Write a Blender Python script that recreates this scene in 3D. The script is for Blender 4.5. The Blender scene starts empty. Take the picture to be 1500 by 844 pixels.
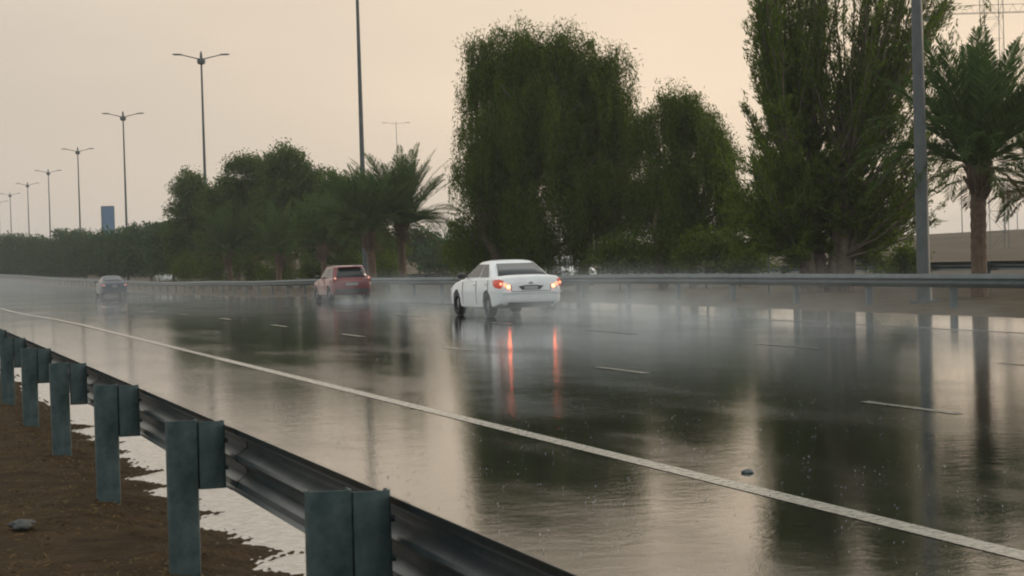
import bpy, bmesh, math, random
import numpy as np
from mathutils import Vector, Matrix

C = bpy.context.scene.collection
PI = math.pi
rad = math.radians

# ------------------------------------------------------------------ camera frame
F = 3000.0            # focal length in pixels of the 1500 px wide photograph
HC = 1.6
TH = math.atan(939 / F)
ROLL = 0.0297
ST, CT = math.sin(TH), math.cos(TH)


def zg(y):
    """long shallow sag of the carriageway"""
    ks = [(-200, 0), (55, 0), (90, -.16), (125, -.42), (155, -.6), (220, -.5), (320, -.15), (400, 0), (5000, 0)]
    for (a, za), (b, zb) in zip(ks, ks[1:]):
        if y <= b:
            t = max(0, (y - a) / (b - a))
            t = t * t * (3 - 2 * t)
            return za + (zb - za) * t
    return 0.0


def ground_at(px, py, d):
    """plan position of something seen in column px (row py) at depth d metres"""
    x = px + ROLL * (422 - py)
    u = (x - 750) / F * d
    return d * ST + u * CT, d * CT - u * ST


def height_at(px, py, d):
    y = py + ROLL * (px - 750)
    return HC + (372 - y) / F * d


# ------------------------------------------------------------------ node helpers
def mat(name, col=(.5, .5, .5), rough=.5, metal=0.0, noise=None, bump=None, spec=None, emit=None, coat=0.0, ior=None):
    """noise=(scale, darkfac, col2)  bump=(scale, strength, distance)"""
    m = bpy.data.materials.new(name)
    m.use_nodes = True
    nt = m.node_tree
    b = nt.nodes['Principled BSDF']
    b.inputs['Base Color'].default_value = (*col, 1)
    b.inputs['Roughness'].default_value = rough
    b.inputs['Metallic'].default_value = metal
    if ior: b.inputs['IOR'].default_value = ior
    if spec is not None: b.inputs['Specular IOR Level'].default_value = spec
    if coat: b.inputs['Coat Weight'].default_value = coat
    tc = nt.nodes.new('ShaderNodeTexCoord')
    if noise:
        n = nt.nodes.new('ShaderNodeTexNoise')
        n.inputs['Scale'].default_value = noise[0]
        n.inputs['Detail'].default_value = 6
        n.inputs['Roughness'].default_value = .65
        nt.links.new(tc.outputs['Object'], n.inputs['Vector'])
        r = nt.nodes.new('ShaderNodeValToRGB')
        r.color_ramp.elements[0].position = .35
        r.color_ramp.elements[1].position = .68
        r.color_ramp.elements[0].color = (*col, 1)
        r.color_ramp.elements[1].color = (*noise[1], 1)
        nt.links.new(n.outputs['Fac'], r.inputs['Fac'])
        nt.links.new(r.outputs['Color'], b.inputs['Base Color'])
    if bump:
        n = nt.nodes.new('ShaderNodeTexNoise')
        n.inputs['Scale'].default_value = bump[0]
        n.inputs['Detail'].default_value = 5
        nt.links.new(tc.outputs['Object'], n.inputs['Vector'])
        bp = nt.nodes.new('ShaderNodeBump')
        bp.inputs['Strength'].default_value = bump[1]
        bp.inputs['Distance'].default_value = bump[2]
        nt.links.new(n.outputs['Fac'], bp.inputs['Height'])
        nt.links.new(bp.outputs['Normal'], b.inputs['Normal'])
    if emit:
        b.inputs['Emission Color'].default_value = (*emit[0], 1)
        b.inputs['Emission Strength'].default_value = emit[1]
    return m


def leaf_mat(name, c1, c2, transl=.35):
    m = bpy.data.materials.new(name)
    m.use_nodes = True
    nt = m.node_tree
    nt.nodes.clear()
    out = nt.nodes.new('ShaderNodeOutputMaterial')
    geo = nt.nodes.new('ShaderNodeNewGeometry')
    ramp = nt.nodes.new('ShaderNodeValToRGB')
    ramp.color_ramp.elements[0].color = (*c1, 1)
    ramp.color_ramp.elements[1].color = (*c2, 1)
    nt.links.new(geo.outputs['Random Per Island'], ramp.inputs['Fac'])
    d = nt.nodes.new('ShaderNodeBsdfDiffuse')
    t = nt.nodes.new('ShaderNodeBsdfTranslucent')
    nt.links.new(ramp.outputs['Color'], d.inputs['Color'])
    nt.links.new(ramp.outputs['Color'], t.inputs['Color'])
    mx = nt.nodes.new('ShaderNodeMixShader')
    mx.inputs[0].default_value = transl
    nt.links.new(d.outputs[0], mx.inputs[1])
    nt.links.new(t.outputs[0], mx.inputs[2])
    nt.links.new(mx.outputs[0], out.inputs['Surface'])
    return m


# ------------------------------------------------------------------ object helpers
def tag(o, label=None, cat=None, group=None, kind=None):
    if label: o['label'] = label
    if cat: o['category'] = cat
    if group: o['group'] = group
    if kind: o['kind'] = kind
    return o


def empty(name, loc=(0, 0, 0), rz=0, label=None, cat=None, group=None):
    o = bpy.data.objects.new(name, None)
    C.objects.link(o)
    o.location = loc
    o.rotation_euler = (0, 0, rz)
    o.empty_display_size = .2
    return tag(o, label, cat, group)


def link(name, me, m=None, parent=None, smooth=False):
    if m is not None and not me.materials: me.materials.append(m)
    if smooth:
        for p in me.polygons: p.use_smooth = True
    o = bpy.data.objects.new(name, me)
    C.objects.link(o)
    if parent: o.parent = parent
    return o


def children(o): return [c for c in bpy.data.objects if c.parent == o]


def copy_tree(o, parent=None):
    c = o.copy()
    C.objects.link(c)
    if parent is not None: c.parent = parent
    for ch in children(o): copy_tree(ch, c)
    return c


class MB:
    """collects shapes into one mesh"""
    def __init__(s): s.v = []; s.f = []

    def add(s, vs, fs):
        n = len(s.v)
        s.v += [tuple(v) for v in vs]
        s.f += [tuple(i + n for i in f) for f in fs]
        return s

    def box(s, x0, x1, y0, y1, z0, z1):
        return s.add([(x0, y0, z0), (x1, y0, z0), (x1, y1, z0), (x0, y1, z0), (x0, y0, z1), (x1, y0, z1), (x1, y1, z1), (x0, y1, z1)],
                     [(0, 3, 2, 1), (4, 5, 6, 7), (0, 1, 5, 4), (1, 2, 6, 5), (2, 3, 7, 6), (3, 0, 4, 7)])

    def tube(s, pts, rs, n=8, caps=True):
        pts = [Vector(p) for p in pts]
        base = len(s.v)
        up = Vector((0, 0, 1))
        prev = None
        for i, p in enumerate(pts):
            a = pts[max(0, i - 1)]; b = pts[min(len(pts) - 1, i + 1)]
            t = (b - a)
            t = t.normalized() if t.length > 1e-9 else Vector((0, 0, 1))
            if prev is None:
                ref = Vector((1, 0, 0)) if abs(t.z) > .8 else up
                e1 = t.cross(ref).normalized()
            else:
                e1 = (prev - t * prev.dot(t)).normalized()
            prev = e1
            e2 = t.cross(e1)
            r = rs[i] if hasattr(rs, '__len__') else rs
            for k in range(n):
                a_ = 2 * PI * k / n
                s.v.append(tuple(p + e1 * (r * math.cos(a_)) + e2 * (r * math.sin(a_))))
        for i in range(len(pts) - 1):
            for k in range(n):
                q = base + i * n
                s.f.append((q + k, q + (k + 1) % n, q + n + (k + 1) % n, q + n + k))
        if caps:
            s.f.append(tuple(base + k for k in reversed(range(n))))
            s.f.append(tuple(base + (len(pts) - 1) * n + k for k in range(n)))
        return s

    def loft(s, rings, caps=True):
        base = len(s.v); n = len(rings[0])
        for r in rings: s.v += [tuple(p) for p in r]
        for i in range(len(rings) - 1):
            for k in range(n):
                q = base + i * n
                s.f.append((q + k, q + (k + 1) % n, q + n + (k + 1) % n, q + n + k))
        if caps:
            s.f.append(tuple(base + k for k in reversed(range(n))))
            s.f.append(tuple(base + (len(rings) - 1) * n + k for k in range(n)))
        return s

    def mesh(s, name):
        me = bpy.data.meshes.new(name)
        me.from_pydata(s.v, [], s.f)
        me.update()
        bm = bmesh.new(); bm.from_mesh(me)
        bmesh.ops.recalc_face_normals(bm, faces=bm.faces)
        bm.to_mesh(me); bm.free()
        return me

    def build(s, name, m, parent=None, smooth=False, bevel=0, angle=40):
        me = s.mesh(name)
        o = link(name, me, m, parent, smooth)
        if smooth:
            me.set_sharp_from_angle(angle=rad(angle))
        if bevel:
            b = o.modifiers.new('bevel', 'BEVEL'); b.width = bevel; b.segments = 2; b.limit_method = 'ANGLE'
        return o


def quads_mesh(name, V, m, parent, per=4):
    """V: (N*per,3) numpy array, every `per` vertices one face"""
    V = np.ascontiguousarray(V, dtype=np.float32)
    n = len(V) // per
    me = bpy.data.meshes.new(name)
    me.vertices.add(len(V)); me.vertices.foreach_set('co', V.ravel())
    me.loops.add(len(V)); me.loops.foreach_set('vertex_index', np.arange(len(V), dtype=np.int32))
    me.polygons.add(n)
    me.polygons.foreach_set('loop_start', np.arange(0, n * per, per, dtype=np.int32))
    me.polygons.foreach_set('loop_total', np.full(n, per, dtype=np.int32))
    me.update(calc_edges=True)
    return link(name, me, m, parent)


def no_strays(P, cell=.34, least=7):
    """mask of leaves that have enough neighbours to hang on something"""
    q = np.floor(P / cell).astype(np.int64)
    q -= q.min(0) - 1
    m = q.max(0) + 2
    cnt = np.zeros(m, dtype=np.int32)
    np.add.at(cnt, (q[:, 0], q[:, 1], q[:, 2]), 1)
    tot = cnt.copy()
    for ax in range(3):
        for d in (-1, 1): tot = tot + np.roll(cnt, d, ax) // 2
    return tot[q[:, 0], q[:, 1], q[:, 2]] >= least


def carve(P, seed, sc=1.0, lvl=-.62):
    """pockets between hanging or rising sprays"""
    x, y, z = P[:, 0] * sc, P[:, 1] * sc, P[:, 2] * sc
    n = np.sin(2.9 * x + 1.7 * np.sin(.8 * z + seed) + seed) * np.sin(2.6 * y + 1.4 * np.sin(.9 * z + 2 * seed)) + .7 * np.sin(1.15 * z + 1.9 * x + seed * 3) + .45 * np.sin(6.1 * x - 1.3 * z + seed) * np.sin(5.3 * y)
    return n > lvl


def leaves(P, D, L, W, rng):
    """rhombic leaves: centres P, directions D, lengths L, widths W"""
    D = D / (np.linalg.norm(D, axis=1, keepdims=True) + 1e-9)
    S = np.cross(D, rng.normal(size=D.shape))
    S /= (np.linalg.norm(S, axis=1, keepdims=True) + 1e-9)
    L = np.asarray(L).reshape(-1, 1); W = np.asarray(W).reshape(-1, 1)
    V = np.stack([P - D * L * .5, P + S * W * .5 - D * L * .05, P + D * L * .5, P - S * W * .5 - D * L * .05], axis=1)
    return V.reshape(-1, 3)


# ------------------------------------------------------------------ materials
M = {}
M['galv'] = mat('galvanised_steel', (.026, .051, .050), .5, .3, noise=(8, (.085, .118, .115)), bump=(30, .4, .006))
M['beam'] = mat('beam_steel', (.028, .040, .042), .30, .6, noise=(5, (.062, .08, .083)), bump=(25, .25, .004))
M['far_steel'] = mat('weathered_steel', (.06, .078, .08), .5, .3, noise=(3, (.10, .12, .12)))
M['bolt'] = mat('bolt_steel', (.07, .09, .09), .4, .7)
M['lamp_steel'] = mat('lamp_steel', (.065, .075, .075), .55, .2, noise=(2, (.10, .11, .108)))
M['lamp_glass'] = mat('lamp_glass', (.5, .52, .5), .3)
M['bark'] = mat('bark', (.075, .055, .04), .9, noise=(7, (.14, .105, .075)), bump=(14, .8, .03))
M['palm_bark'] = mat('palm_bark', (.085, .055, .034), .9, noise=(8, (.16, .105, .068)), bump=(16, .8, .03))
M['leaf_dark'] = leaf_mat('leaf_dark', (.038, .066, .016), (.105, .155, .036), .45)
M['leaf_weep'] = leaf_mat('leaf_weeping', (.042, .072, .012), (.125, .170, .026), .5)
M['leaf_light'] = leaf_mat('leaf_light', (.046, .080, .012), (.155, .205, .032), .5)
M['leaf_far'] = leaf_mat('leaf_far', (.034, .070, .028), (.075, .130, .048), .4)
M['leaf_palm'] = leaf_mat('leaf_palm', (.038, .070, .022), (.095, .145, .045), .45)
M['leaf_dry'] = leaf_mat('leaf_dry', (.10, .085, .04), (.17, .14, .07), .3)

# wet road: dark asphalt under a thin, rippled water film
def road_material():
    m = bpy.data.materials.new('wet_asphalt'); m.use_nodes = True
    nt = m.node_tree; N = nt.nodes; Lk = nt.links
    b = N['Principled BSDF']
    tc = N.new('ShaderNodeTexCoord')

    def mapped(sx, sy, sz=1, rot=0):
        mp = N.new('ShaderNodeMapping'); mp.inputs['Scale'].default_value = (sx, sy, sz)
        mp.inputs['Rotation'].default_value = (0, 0, rot)
        Lk.new(tc.outputs['Object'], mp.inputs['Vector']); return mp.outputs[0]

    def noise(vec, sc, det=4, rg=.5):
        n = N.new('ShaderNodeTexNoise'); n.inputs['Scale'].default_value = sc
        n.inputs['Detail'].default_value = det; n.inputs['Roughness'].default_value = rg
        Lk.new(vec, n.inputs['Vector']); return n.outputs['Fac']

    def maprange(v, a, b_, c, d):
        r = N.new('ShaderNodeMapRange'); r.inputs[1].default_value = a; r.inputs[2].default_value = b_
        r.inputs[3].default_value = c; r.inputs[4].default_value = d; Lk.new(v, r.inputs[0]); return r.outputs[0]

    def math_(op, a, b_):
        r = N.new('ShaderNodeMath'); r.operation = op
        for i, q in enumerate((a, b_)):
            if isinstance(q, (int, float)): r.inputs[i].default_value = q
            else: Lk.new(q, r.inputs[i])
        return r.outputs[0]
    patches = noise(mapped(.55, .16), 1.0, 5, .6)           # puddles stretched along the lanes
    grit = noise(mapped(1, 1), 90, 3, .6)
    film = maprange(patches, .40, .60, 1, 0)                # 1 = standing water
    r0 = maprange(patches, .42, .66, .012, .06)
    Lk.new(math_('ADD', r0, maprange(grit, .3, .7, -.012, .03)), b.inputs['Roughness'])
    cr = N.new('ShaderNodeValToRGB')
    cr.color_ramp.elements[0].color = (.006, .007, .005, 1); cr.color_ramp.elements[1].color = (.032, .033, .026, 1)
    cr.color_ramp.elements[0].position = .3; cr.color_ramp.elements[1].position = .75
    Lk.new(math_('ADD', math_('MULTIPLY', grit, .6), math_('MULTIPLY', patches, .4)), cr.inputs['Fac'])
    Lk.new(cr.outputs['Color'], b.inputs['Base Color'])
    b.inputs['IOR'].default_value = 1.62
    ripple = noise(mapped(1, 1), 5.5, 3, .55)
    fine = noise(mapped(1, 1), 26, 3, .6)
    chop = noise(mapped(.7, 1.3, 1, .3), 1.2, 2, .5)
    h = math_('ADD', math_('MULTIPLY', ripple, .0045), math_('ADD', math_('MULTIPLY', fine, .0020), math_('MULTIPLY', chop, .004)))
    dry = math_('MULTIPLY', math_('MULTIPLY', grit, .0016), maprange(patches, .44, .62, 0, 1))
    h = math_('ADD', math_('ADD', h, dry), math_('MULTIPLY', noise(mapped(1, 1), 70, 2, .6), .0006))
    bp = N.new('ShaderNodeBump'); bp.inputs['Strength'].default_value = 1; bp.inputs['Distance'].default_value = .33
    Lk.new(h, bp.inputs['Height']); Lk.new(bp.outputs['Normal'], b.inputs['Normal'])
    return m


M['road'] = road_material()
M['paint'] = mat('road_paint', (.15, .15, .125), .25, noise=(16, (.42, .41, .35)), bump=(30, .2, .003), ior=1.5)
M['paint_worn_glare'] = mat('worn_glare_road_paint', (.08, .08, .07), .2, noise=(9, (.34, .34, .30)), bump=(30, .2, .003), ior=1.5)  # worn line paint; its dull colour also imitates glare over the far edge line
M['gutter'] = mat('wet_pale_silt', (.34, .32, .28), .16, noise=(11, (.55, .52, .46)), bump=(26, .5, .012), ior=1.6)
M['soil'] = mat('brown_soil', (.026, .016, .006), .85, noise=(3.5, (.062, .039, .016)), bump=(24, 1, .05), spec=.08)
M['verge'] = mat('verge_soil', (.050, .038, .024), .85, noise=(1.2, (.095, .075, .048)), bump=(9, .9, .05), spec=.1)
M['desert'] = mat('desert_ground', (.065, .050, .031), .95, noise=(.08, (.11, .087, .055)), bump=(1.5, .6, .1), spec=.1)
M['rock'] = mat('rock', (.04, .045, .042), .7, noise=(14, (.085, .085, .075)), bump=(20, .7, .02))

# ------------------------------------------------------------------ setting
def sheet(name, xs, ys, zf, m, kind='structure'):
    V = [(x, y, zf(x, y)) for y in ys for x in xs]
    n = len(xs)
    Fs = [(j * n + i, j * n + i + 1, (j + 1) * n + i + 1, (j + 1) * n + i) for j in range(len(ys) - 1) for i in range(n - 1)]
    me = bpy.data.meshes.new(name); me.from_pydata(V, [], Fs); me.update()
    o = link(name, me, m, None, True)
    return tag(o, kind=kind)


ysl = [-60, 0, 30, 50] + list(range(60, 420, 8)) + [450, 600, 900, 1500, 2600]
NEAR_X, FAR_X = 1.2, 23.3


def curve_x(y):
    """far rail drifts a little towards the road in the distance"""
    ks = [(-100, 23.4), (20, 23.4), (60, 22.9), (110, 21.3), (200, 20.6), (400, 20.2), (3000, 20)]
    for (a, za), (b, zb) in zip(ks, ks[1:]):
        if y <= b:
            t = (y - a) / (b - a); t = max(0, t)
            return za + (zb - za) * t
    return 20


# broad ground, with the carriageway's sag and a low ridge beyond
def zdesert(x, y):
    z = zg(y) - .06
    r = math.hypot(x, y)
    if x > 36 and r > 150:
        t = min(1, (r - 150) / 170)
        z += t * t * (3 - 2 * t) * (2.4 + .6 * math.sin(x * .021 + y * .013) + .5 * math.sin(x * .057 - y * .031))
    return z


gx = [-1500, -600, -200, -60, -20, 0, 12, 24.8, 26, 30, 34, 38, 44, 50, 60, 75, 90, 110, 130, 150, 170, 190, 210, 230, 260, 300, 340, 400, 500, 700, 1000, 1700, 2600]
gy = [-400, -100, -20] + list(range(0, 420, 12)) + [450, 500, 600, 800, 1200, 2000, 2900]
sheet('ground', gx, gy, lambda x, y: zdesert(x, y) if x > 24 else zg(y) - .12, M['desert'])
road = sheet('road', [NEAR_X, 6, 11, 16, 21, FAR_X + .6], ysl, lambda x, y: zg(y), M['road'])
sheet('road_beyond', [36.2, 42, 48], ysl, lambda x, y: zg(y) + .03, M['road'])
sheet('gutter', [1.35, 2.4], list(np.arange(-3, 70, 1.0)), lambda x, y: .004, M['gutter'])


def strip(name, x, w, y0, y1, m, step=3.0):
    ys = list(np.arange(y0, y1, step)) + [y1]
    return sheet(name, [x - w / 2, x + w / 2], ys, lambda a, b: zg(b) + .004, m)


strip('edge_line', 5.50, .17, -8, 34, M['paint'])
strip('edge_line', 5.50, .16, 34, 330, M['paint_worn_glare'])  # far stretch in duller colour, painted in for its fading into glare
strip('edge_line', 18.6, .15, -8, 330, M['paint_worn_glare'])
k = 0
for i in range(-1, 24):
    y = 17.4 + i * 8.0
    strip('lane_line', 9.55, .12, y - .6, y + 1.3, M['paint_worn_glare'], 1.3)
    strip('lane_line', 13.9, .12, y + 3.2, y + 6, M['paint_worn_glare'], 1.4)


def nz(x, y, s=1.0):
    return (math.sin(x * 1.7 * s + 1.3 * math.sin(y * .9 * s)) + math.sin(y * 2.3 * s + 1.7 * math.sin(x * 1.1 * s + 2)) + .6 * math.sin(x * 5.1 * s + y * 3.7 * s) + .5 * math.sin(x * 9.3 * s - y * 7.1 * s + 1)) / 3.1


def zsoil(x, y):
    h = .075 + .018 * nz(x, y, 1.1) + .008 * nz(x * 3, y * 3 + 4, 1.3)
    if x > 1.35:
        e = (x - 1.35) / .95 + .10 * nz(x, y, 2.3) * min(1, (x - 1.35) / .3) + .09 * nz(x, y, 6) + .06 * nz(y, x, 13)
        h -= .11 * max(0, e)
        h += .011 * (math.sin(x * 91.7 + y * 57.3) * math.sin(y * 83.1 - x * 31.9) + math.sin(x * 211 + y * 173))
    return h


xs = list(np.arange(-14, -2, .5)) + list(np.arange(-2, 1.0, .12)) + list(np.arange(1.0, 2.4, .03))
sheet('soil_verge', xs, list(np.arange(-2, 22, .07)) + list(np.arange(22, 70, .5)), zsoil, M['soil'])
# far verge: sand shoulder carrying the rail, planted median behind it
ysv = list(np.arange(-30, 120, 1.5)) + list(range(120, 420, 6)) + [500, 900, 1600]


def verge():
    rows = []
    prof = [(-1.25, -.03), (-.7, .04), (-.1, .07), (1.2, .10), (4, .16), (8, .18), (12.6, .12)]
    V = []; Fs = []
    for j, y in enumerate(ysv):
        for dx, z in prof:
            wob = .18 * nz(1, y, .8) if dx < -.3 else 0
            V.append((curve_x(y) + dx + wob if dx < 12 else 36.1, y, zg(y) + z + (.02 * nz(dx, y, .7) if dx > 0 else 0)))
    n = len(prof)
    for j in range(len(ysv) - 1):
        for i in range(n - 1):
            Fs.append((j * n + i, j * n + i + 1, (j + 1) * n + i + 1, (j + 1) * n + i))
    me = bpy.data.meshes.new('median'); me.from_pydata(V, [], Fs); me.update()
    tag(link('median_ground', me, M['verge'], None, True), kind='structure')


verge()

# ------------------------------------------------------------------ guardrails
WP = [(.0, .0), (.022, .012), (.028, .04), (.078, .075), (.081, .105), (.028, .14), (.022, .155), (.028, .17), (.081, .205), (.078, .235), (.028, .27), (.022, .298), (.0, .31)]


def wbeam(mb, path, ztop, side=1, th=.004):
    """path: list of (x, y, zground); humps stick out towards side*x"""
    rings = []
    for x, y, z in path:
        ring = [(x + side * a, y, z + ztop - .31 + b) for a, b in WP] + [(x + side * (a - th), y, z + ztop - .31 + b) for a, b in reversed(WP)]
        rings.append(ring)
    mb.loft(rings)


def cpost(w, d, z0, z1, lip=.012, th=.006, r=.014):
    """C channel: web faces -y, spans x 0..w"""
    o = [(0, d), (0, r), (r * .3, r * .3), (r, 0), (w - r, 0), (w - r * .3, r * .3), (w, r), (w, d), (w - lip, d), (w - lip, d - th), (w - th, d - th),
         (w - th, r + th), (w - r - th * .4, th), (r + th * .4, th), (th, r + th), (th, d - th), (lip, d - th), (lip, d)]
    mb = MB()
    mb.loft([[(a, b, z0) for a, b in o], [(a, b, z1) for a, b in o]], caps=False)
    # end caps as thin strips so the channel reads open
    n = len(o)
    base = len(mb.v) - 2 * n
    for q in range(n // 2 - 1):
        a, b = q, q + 1
        c, d_ = n - 2 - q, n - 1 - q
        mb.f.append((base + n + a, base + n + b, base + n + c, base + n + d_))
    return mb


rail = empty('guardrail', (0, 0, 0), 0, 'near galvanised steel guardrail on broad posts beside the brown soil verge', 'guardrail')
BX = 1.655
seg_y = [6.72 + 3.4 * i for i in range(-3, 20)]
for i in range(0, len(seg_y) - 1):
    mb = MB(); y0, y1 = seg_y[i], seg_y[i + 1]
    off = .0045 * (i % 2)
    wbeam(mb, [(BX + off, y0 - .16, 0), (BX + off, (y0 + y1) / 2, 0), (BX + off, y1 + .16, 0)], .795)
    mb.build('beam', M['beam'], rail, True, angle=22)
post_proto = block_proto = None
rng0 = random.Random(3)
for i, y in enumerate(seg_y):
    if post_proto is None:
        post_proto = cpost(.15, .075, 0, .86).build('post', M['galv'], rail, True, angle=25)
        block_proto = cpost(.135, .07, 0, .335).build('spacer_block', M['galv'], rail, True, angle=25)
        mb = MB()
        for zz in (.10, .235): MB().tube([(.135, .03, zz), (.15, .03, zz)], .012, 6).build('bolt', M['bolt'], block_proto)
        MB().tube([(.10, -.008, .17), (.10, .0, .17)], .013, 6).build('bolt', M['bolt'], block_proto)
        bolts = children(block_proto)
        p, q = post_proto, block_proto
    else:
        p = post_proto.copy(); C.objects.link(p)
        q = block_proto.copy(); C.objects.link(q)
        for bolt in bolts:
            bb = bolt.copy(); C.objects.link(bb); bb.parent = q
    lean = rng0.uniform(-.012, .012)
    p.location = (1.365, y, -.035); p.rotation_euler = (rng0.uniform(-.01, .01), lean, rng0.uniform(-.03, .03))
    q.location = (1.520, y + .004, .48); q.rotation_euler = (0, 0, rng0.uniform(-.02, .02))
rail['note'] = 0
del rail['note']


def far_rail(name, label, xf, y0, y1, step, hgt, side, mrl):
    r = empty(name, (0, 0, 0), 0, label, 'guardrail')
    mb = MB()
    path = []
    y = y0
    while y <= y1:
        path.append((xf(y), y, zg(y) + .06)); y += step
    wbeam(mb, path, hgt, side, .006)
    mb.build('beam', mrl, r, True, angle=50)
    vis = [p for p in path]
    proto = None
    for (x, y, z) in vis[:98]:
        if proto is None:
            proto = MB().box(-.06, .06, -.075, .075, -.15, hgt - .02).box(-.10 if side < 0 else .06, -.06 if side < 0 else .10, -.06, .06, hgt - .33, hgt - .01).build('post', mrl, r)
            o = proto
        else:
            o = proto.copy(); C.objects.link(o)
        o.location = (x - side * .10, y, z)
    return r


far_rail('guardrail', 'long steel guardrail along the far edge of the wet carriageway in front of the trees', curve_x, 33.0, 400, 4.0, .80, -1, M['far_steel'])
far_rail('guardrail', 'second darker guardrail further back behind the trees and tall palm', lambda y: 35.4, 40.0, 420, 4.0, .84, 1, M['bolt'])

# ------------------------------------------------------------------ street lamps
def make_lamp(H=18.55):
    t = empty('street_lamp')
    mb = MB()
    mb.tube([(0, 0, 0), (0, 0, .35), (0, 0, .36), (0, 0, 3), (0, 0, H - .2), (0, 0, H + .3)], [.19, .185, .165, .155, .075, .06], 12)
    mb.build('pole', M['lamp_steel'], t, True)
    MB().box(-.26, .26, -.26, .26, -.05, .05).build('base_plate', M['lamp_steel'], t)
    mb = MB()
    mb.tube([(0, 0, H - .45), (0, 0, H - .38), (0, 0, H - .2), (0, 0, H + .05), (0, 0, H + .12), (0, 0, H + .5), (0, 0, H + .7)], [.1, .30, .36, .33, .12, .1, .02], 14)
    mb.build('collar', M['lamp_steel'], t, True)
    for s in (-1, 1):
        a = MB().tube([(s * .1, 0, H), (s * .8, 0, H + .18), (s * 1.5, 0, H + .34), (s * 1.75, 0, H + .38)], [.05, .045, .04, .035], 8).build('arm', M['lamp_steel'], t, True)
        rings = []
        for u, w, h, z in ((1.55, .06, .04, 0), (1.65, .13, .07, 0), (1.95, .17, .085, .015), (2.3, .15, .07, .02), (2.42, .07, .03, .02)):
            rings.append([(s * u, w * math.cos(q * PI / 5), H + .39 + z + h * math.sin(q * PI / 5) * (1 if math.sin(q * PI / 5) > 0 else .5)) for q in range(10)])
        hd = MB().loft(rings).build('lamp_head', M['lamp_steel'], t, True)
        MB().box(min(s * 1.75, s * 2.25), max(s * 1.75, s * 2.25), -.1, .1, H + .335, H + .36).build('lens', M['lamp_glass'], hd)
    return t


# (column at foot row, row, depth, label)
lamps = [
    (1353, 405, 50, 'thickest lamp pole, running off the top, between the airy tree and the right palm'),
    (536, 405, 112, 'tall lamp pole running off the top of the picture behind the pair of palms'),
    (305, 400, 172, 'nearest street lamp whose two arms show whole, above the dense tree group'),
    (188, 400, 236, 'double armed street lamp just right of the tall blue board'),
    (120, 400, 304, 'double armed street lamp left of the tall blue board'),
    (76, 400, 369, 'double armed street lamp, third whole lamp to the left of the blue board side'),
    (45, 400, 422, 'small hazy street lamp with two faint arms over the far trees'),
    (19, 400, 476, 'very small hazy street lamp near the left edge of the picture'),
    (2, 400, 527, 'faintest street lamp cut by the left edge of the picture'),
]
lamps[4] = (120, 400, 304, 'double armed street lamp, first one left of the tall blue board')
lamps[5] = (76, 400, 369, 'double armed street lamp, second one left of the tall blue board')
lamps[6] = (45, 400, 422, 'small hazy street lamp, third one left of the tall blue board')
lamps[7] = (19, 400, 476, 'tiny hazy street lamp, fourth one left of the tall blue board')
proto = make_lamp()
for i, (px, py, d, lab) in enumerate(lamps):
    o = proto if i == 0 else copy_tree(proto)
    x, y = ground_at(px, py, d)
    # foot at the pixel; the lean of the frame is the camera's
    o.location = (x, y, .12)
    o.rotation_euler = (0, 0, rad(1.5 * math.sin(i * 2.3)))
    tag(o, lab, 'street lamp', 'street lamps along the median')

# distant thin lamps beyond
def make_mast(H, arm=1.6):
    t = empty('distant_lamp')
    MB().tube([(0, 0, 0), (0, 0, H)], [.08, .055], 8).build('pole', M['lamp_steel'], t)
    for s in (-1, 1):
        MB().tube([(0, 0, H - .5), (s * arm, 0, H - .3)], [.035, .03], 6).build('arm', M['lamp_steel'], t)
        MB().box(min(s * arm, s * (arm + .9)), max(s * arm, s * (arm + .9)), -.12, .12, H - .34, H - .24).build('lamp_head', M['lamp_steel'], t)
    return t


far_l = [(587, 400, 420, 178, 'faint distant lamp mast with a crossbar showing above the palm left of the weeping tree'),
         (1411, 400, 300, 255, 'faint thin distant lamp mast between thick pole and right palm trunk'),
         (1474, 400, 290, 262, 'faint thin distant lamp mast just right of the right palm trunk'),
         (1492, 400, 330, 285, 'faint thin distant lamp mast nearest the right edge of the picture')]
mp = None
for i, (px, py, d, top, lab) in enumerate(far_l):
    x, y = ground_at(px, py, d)
    H = height_at(px, top, d)
    o = make_mast(H, 1.4 if i else 2.0)
    o.location = (x, y, 0)
    if i: o.rotation_euler[2] = .8
    tag(o, lab, 'lamp mast', 'distant lamp masts')

# lattice crane tower top right
def crane():
    d = 230
    x, y = ground_at(1462, 400, d)
    t = empty('tower_crane', (x, y, 0), -TH, 'faint lattice tower with long horizontal jib rising behind the right palm', 'crane')
    H = 29.6; w = 1.05
    mb = MB()
    for sx in (-1, 1):
        for sy in (-1, 1):
            mb.tube([(sx * w, sy * w, 0), (sx * w, sy * w, H + 2)], .045, 5)
    z = 0; f = 1
    while z < H:
        for s in (-1, 1):
            mb.tube([(-w * f, s * w, z), (w * f, s * w, z + 2.4)], .018, 4)
            mb.tube([(s * w, -w * f, z), (s * w, w * f, z + 2.4)], .018, 4)
            mb.tube([(-w, s * w, z), (w, s * w, z)], .018, 4)
        z += 2.4; f = -f
    mb.build('mast', M['lamp_steel'], t)
    mb = MB()
    for yy, zz in ((-.5, 0), (.5, 0), (0, .9)):
        mb.tube([(-7.5, yy, H - 2.6 + zz), (22, yy, H - 2.6 + zz)], .03, 5)
    q = -4.2
    while q < 21:
        mb.tube([(q, -.5, H - 2.6), (q + .6, 0, H - 1.7), (q + 1.2, .5, H - 2.6)], .02, 4)
        q += 1.2
    mb.build('jib', M['lamp_steel'], t)
    MB().box(-1.5, 1.5, -1.3, 1.3, H + .1, H + .35).build('platform', M['lamp_steel'], t)
    MB().box(-7.5, -6.6, -.5, .5, H - 3.3, H - 2.7).build('counterweight', M['lamp_steel'], t)


crane()

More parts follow.
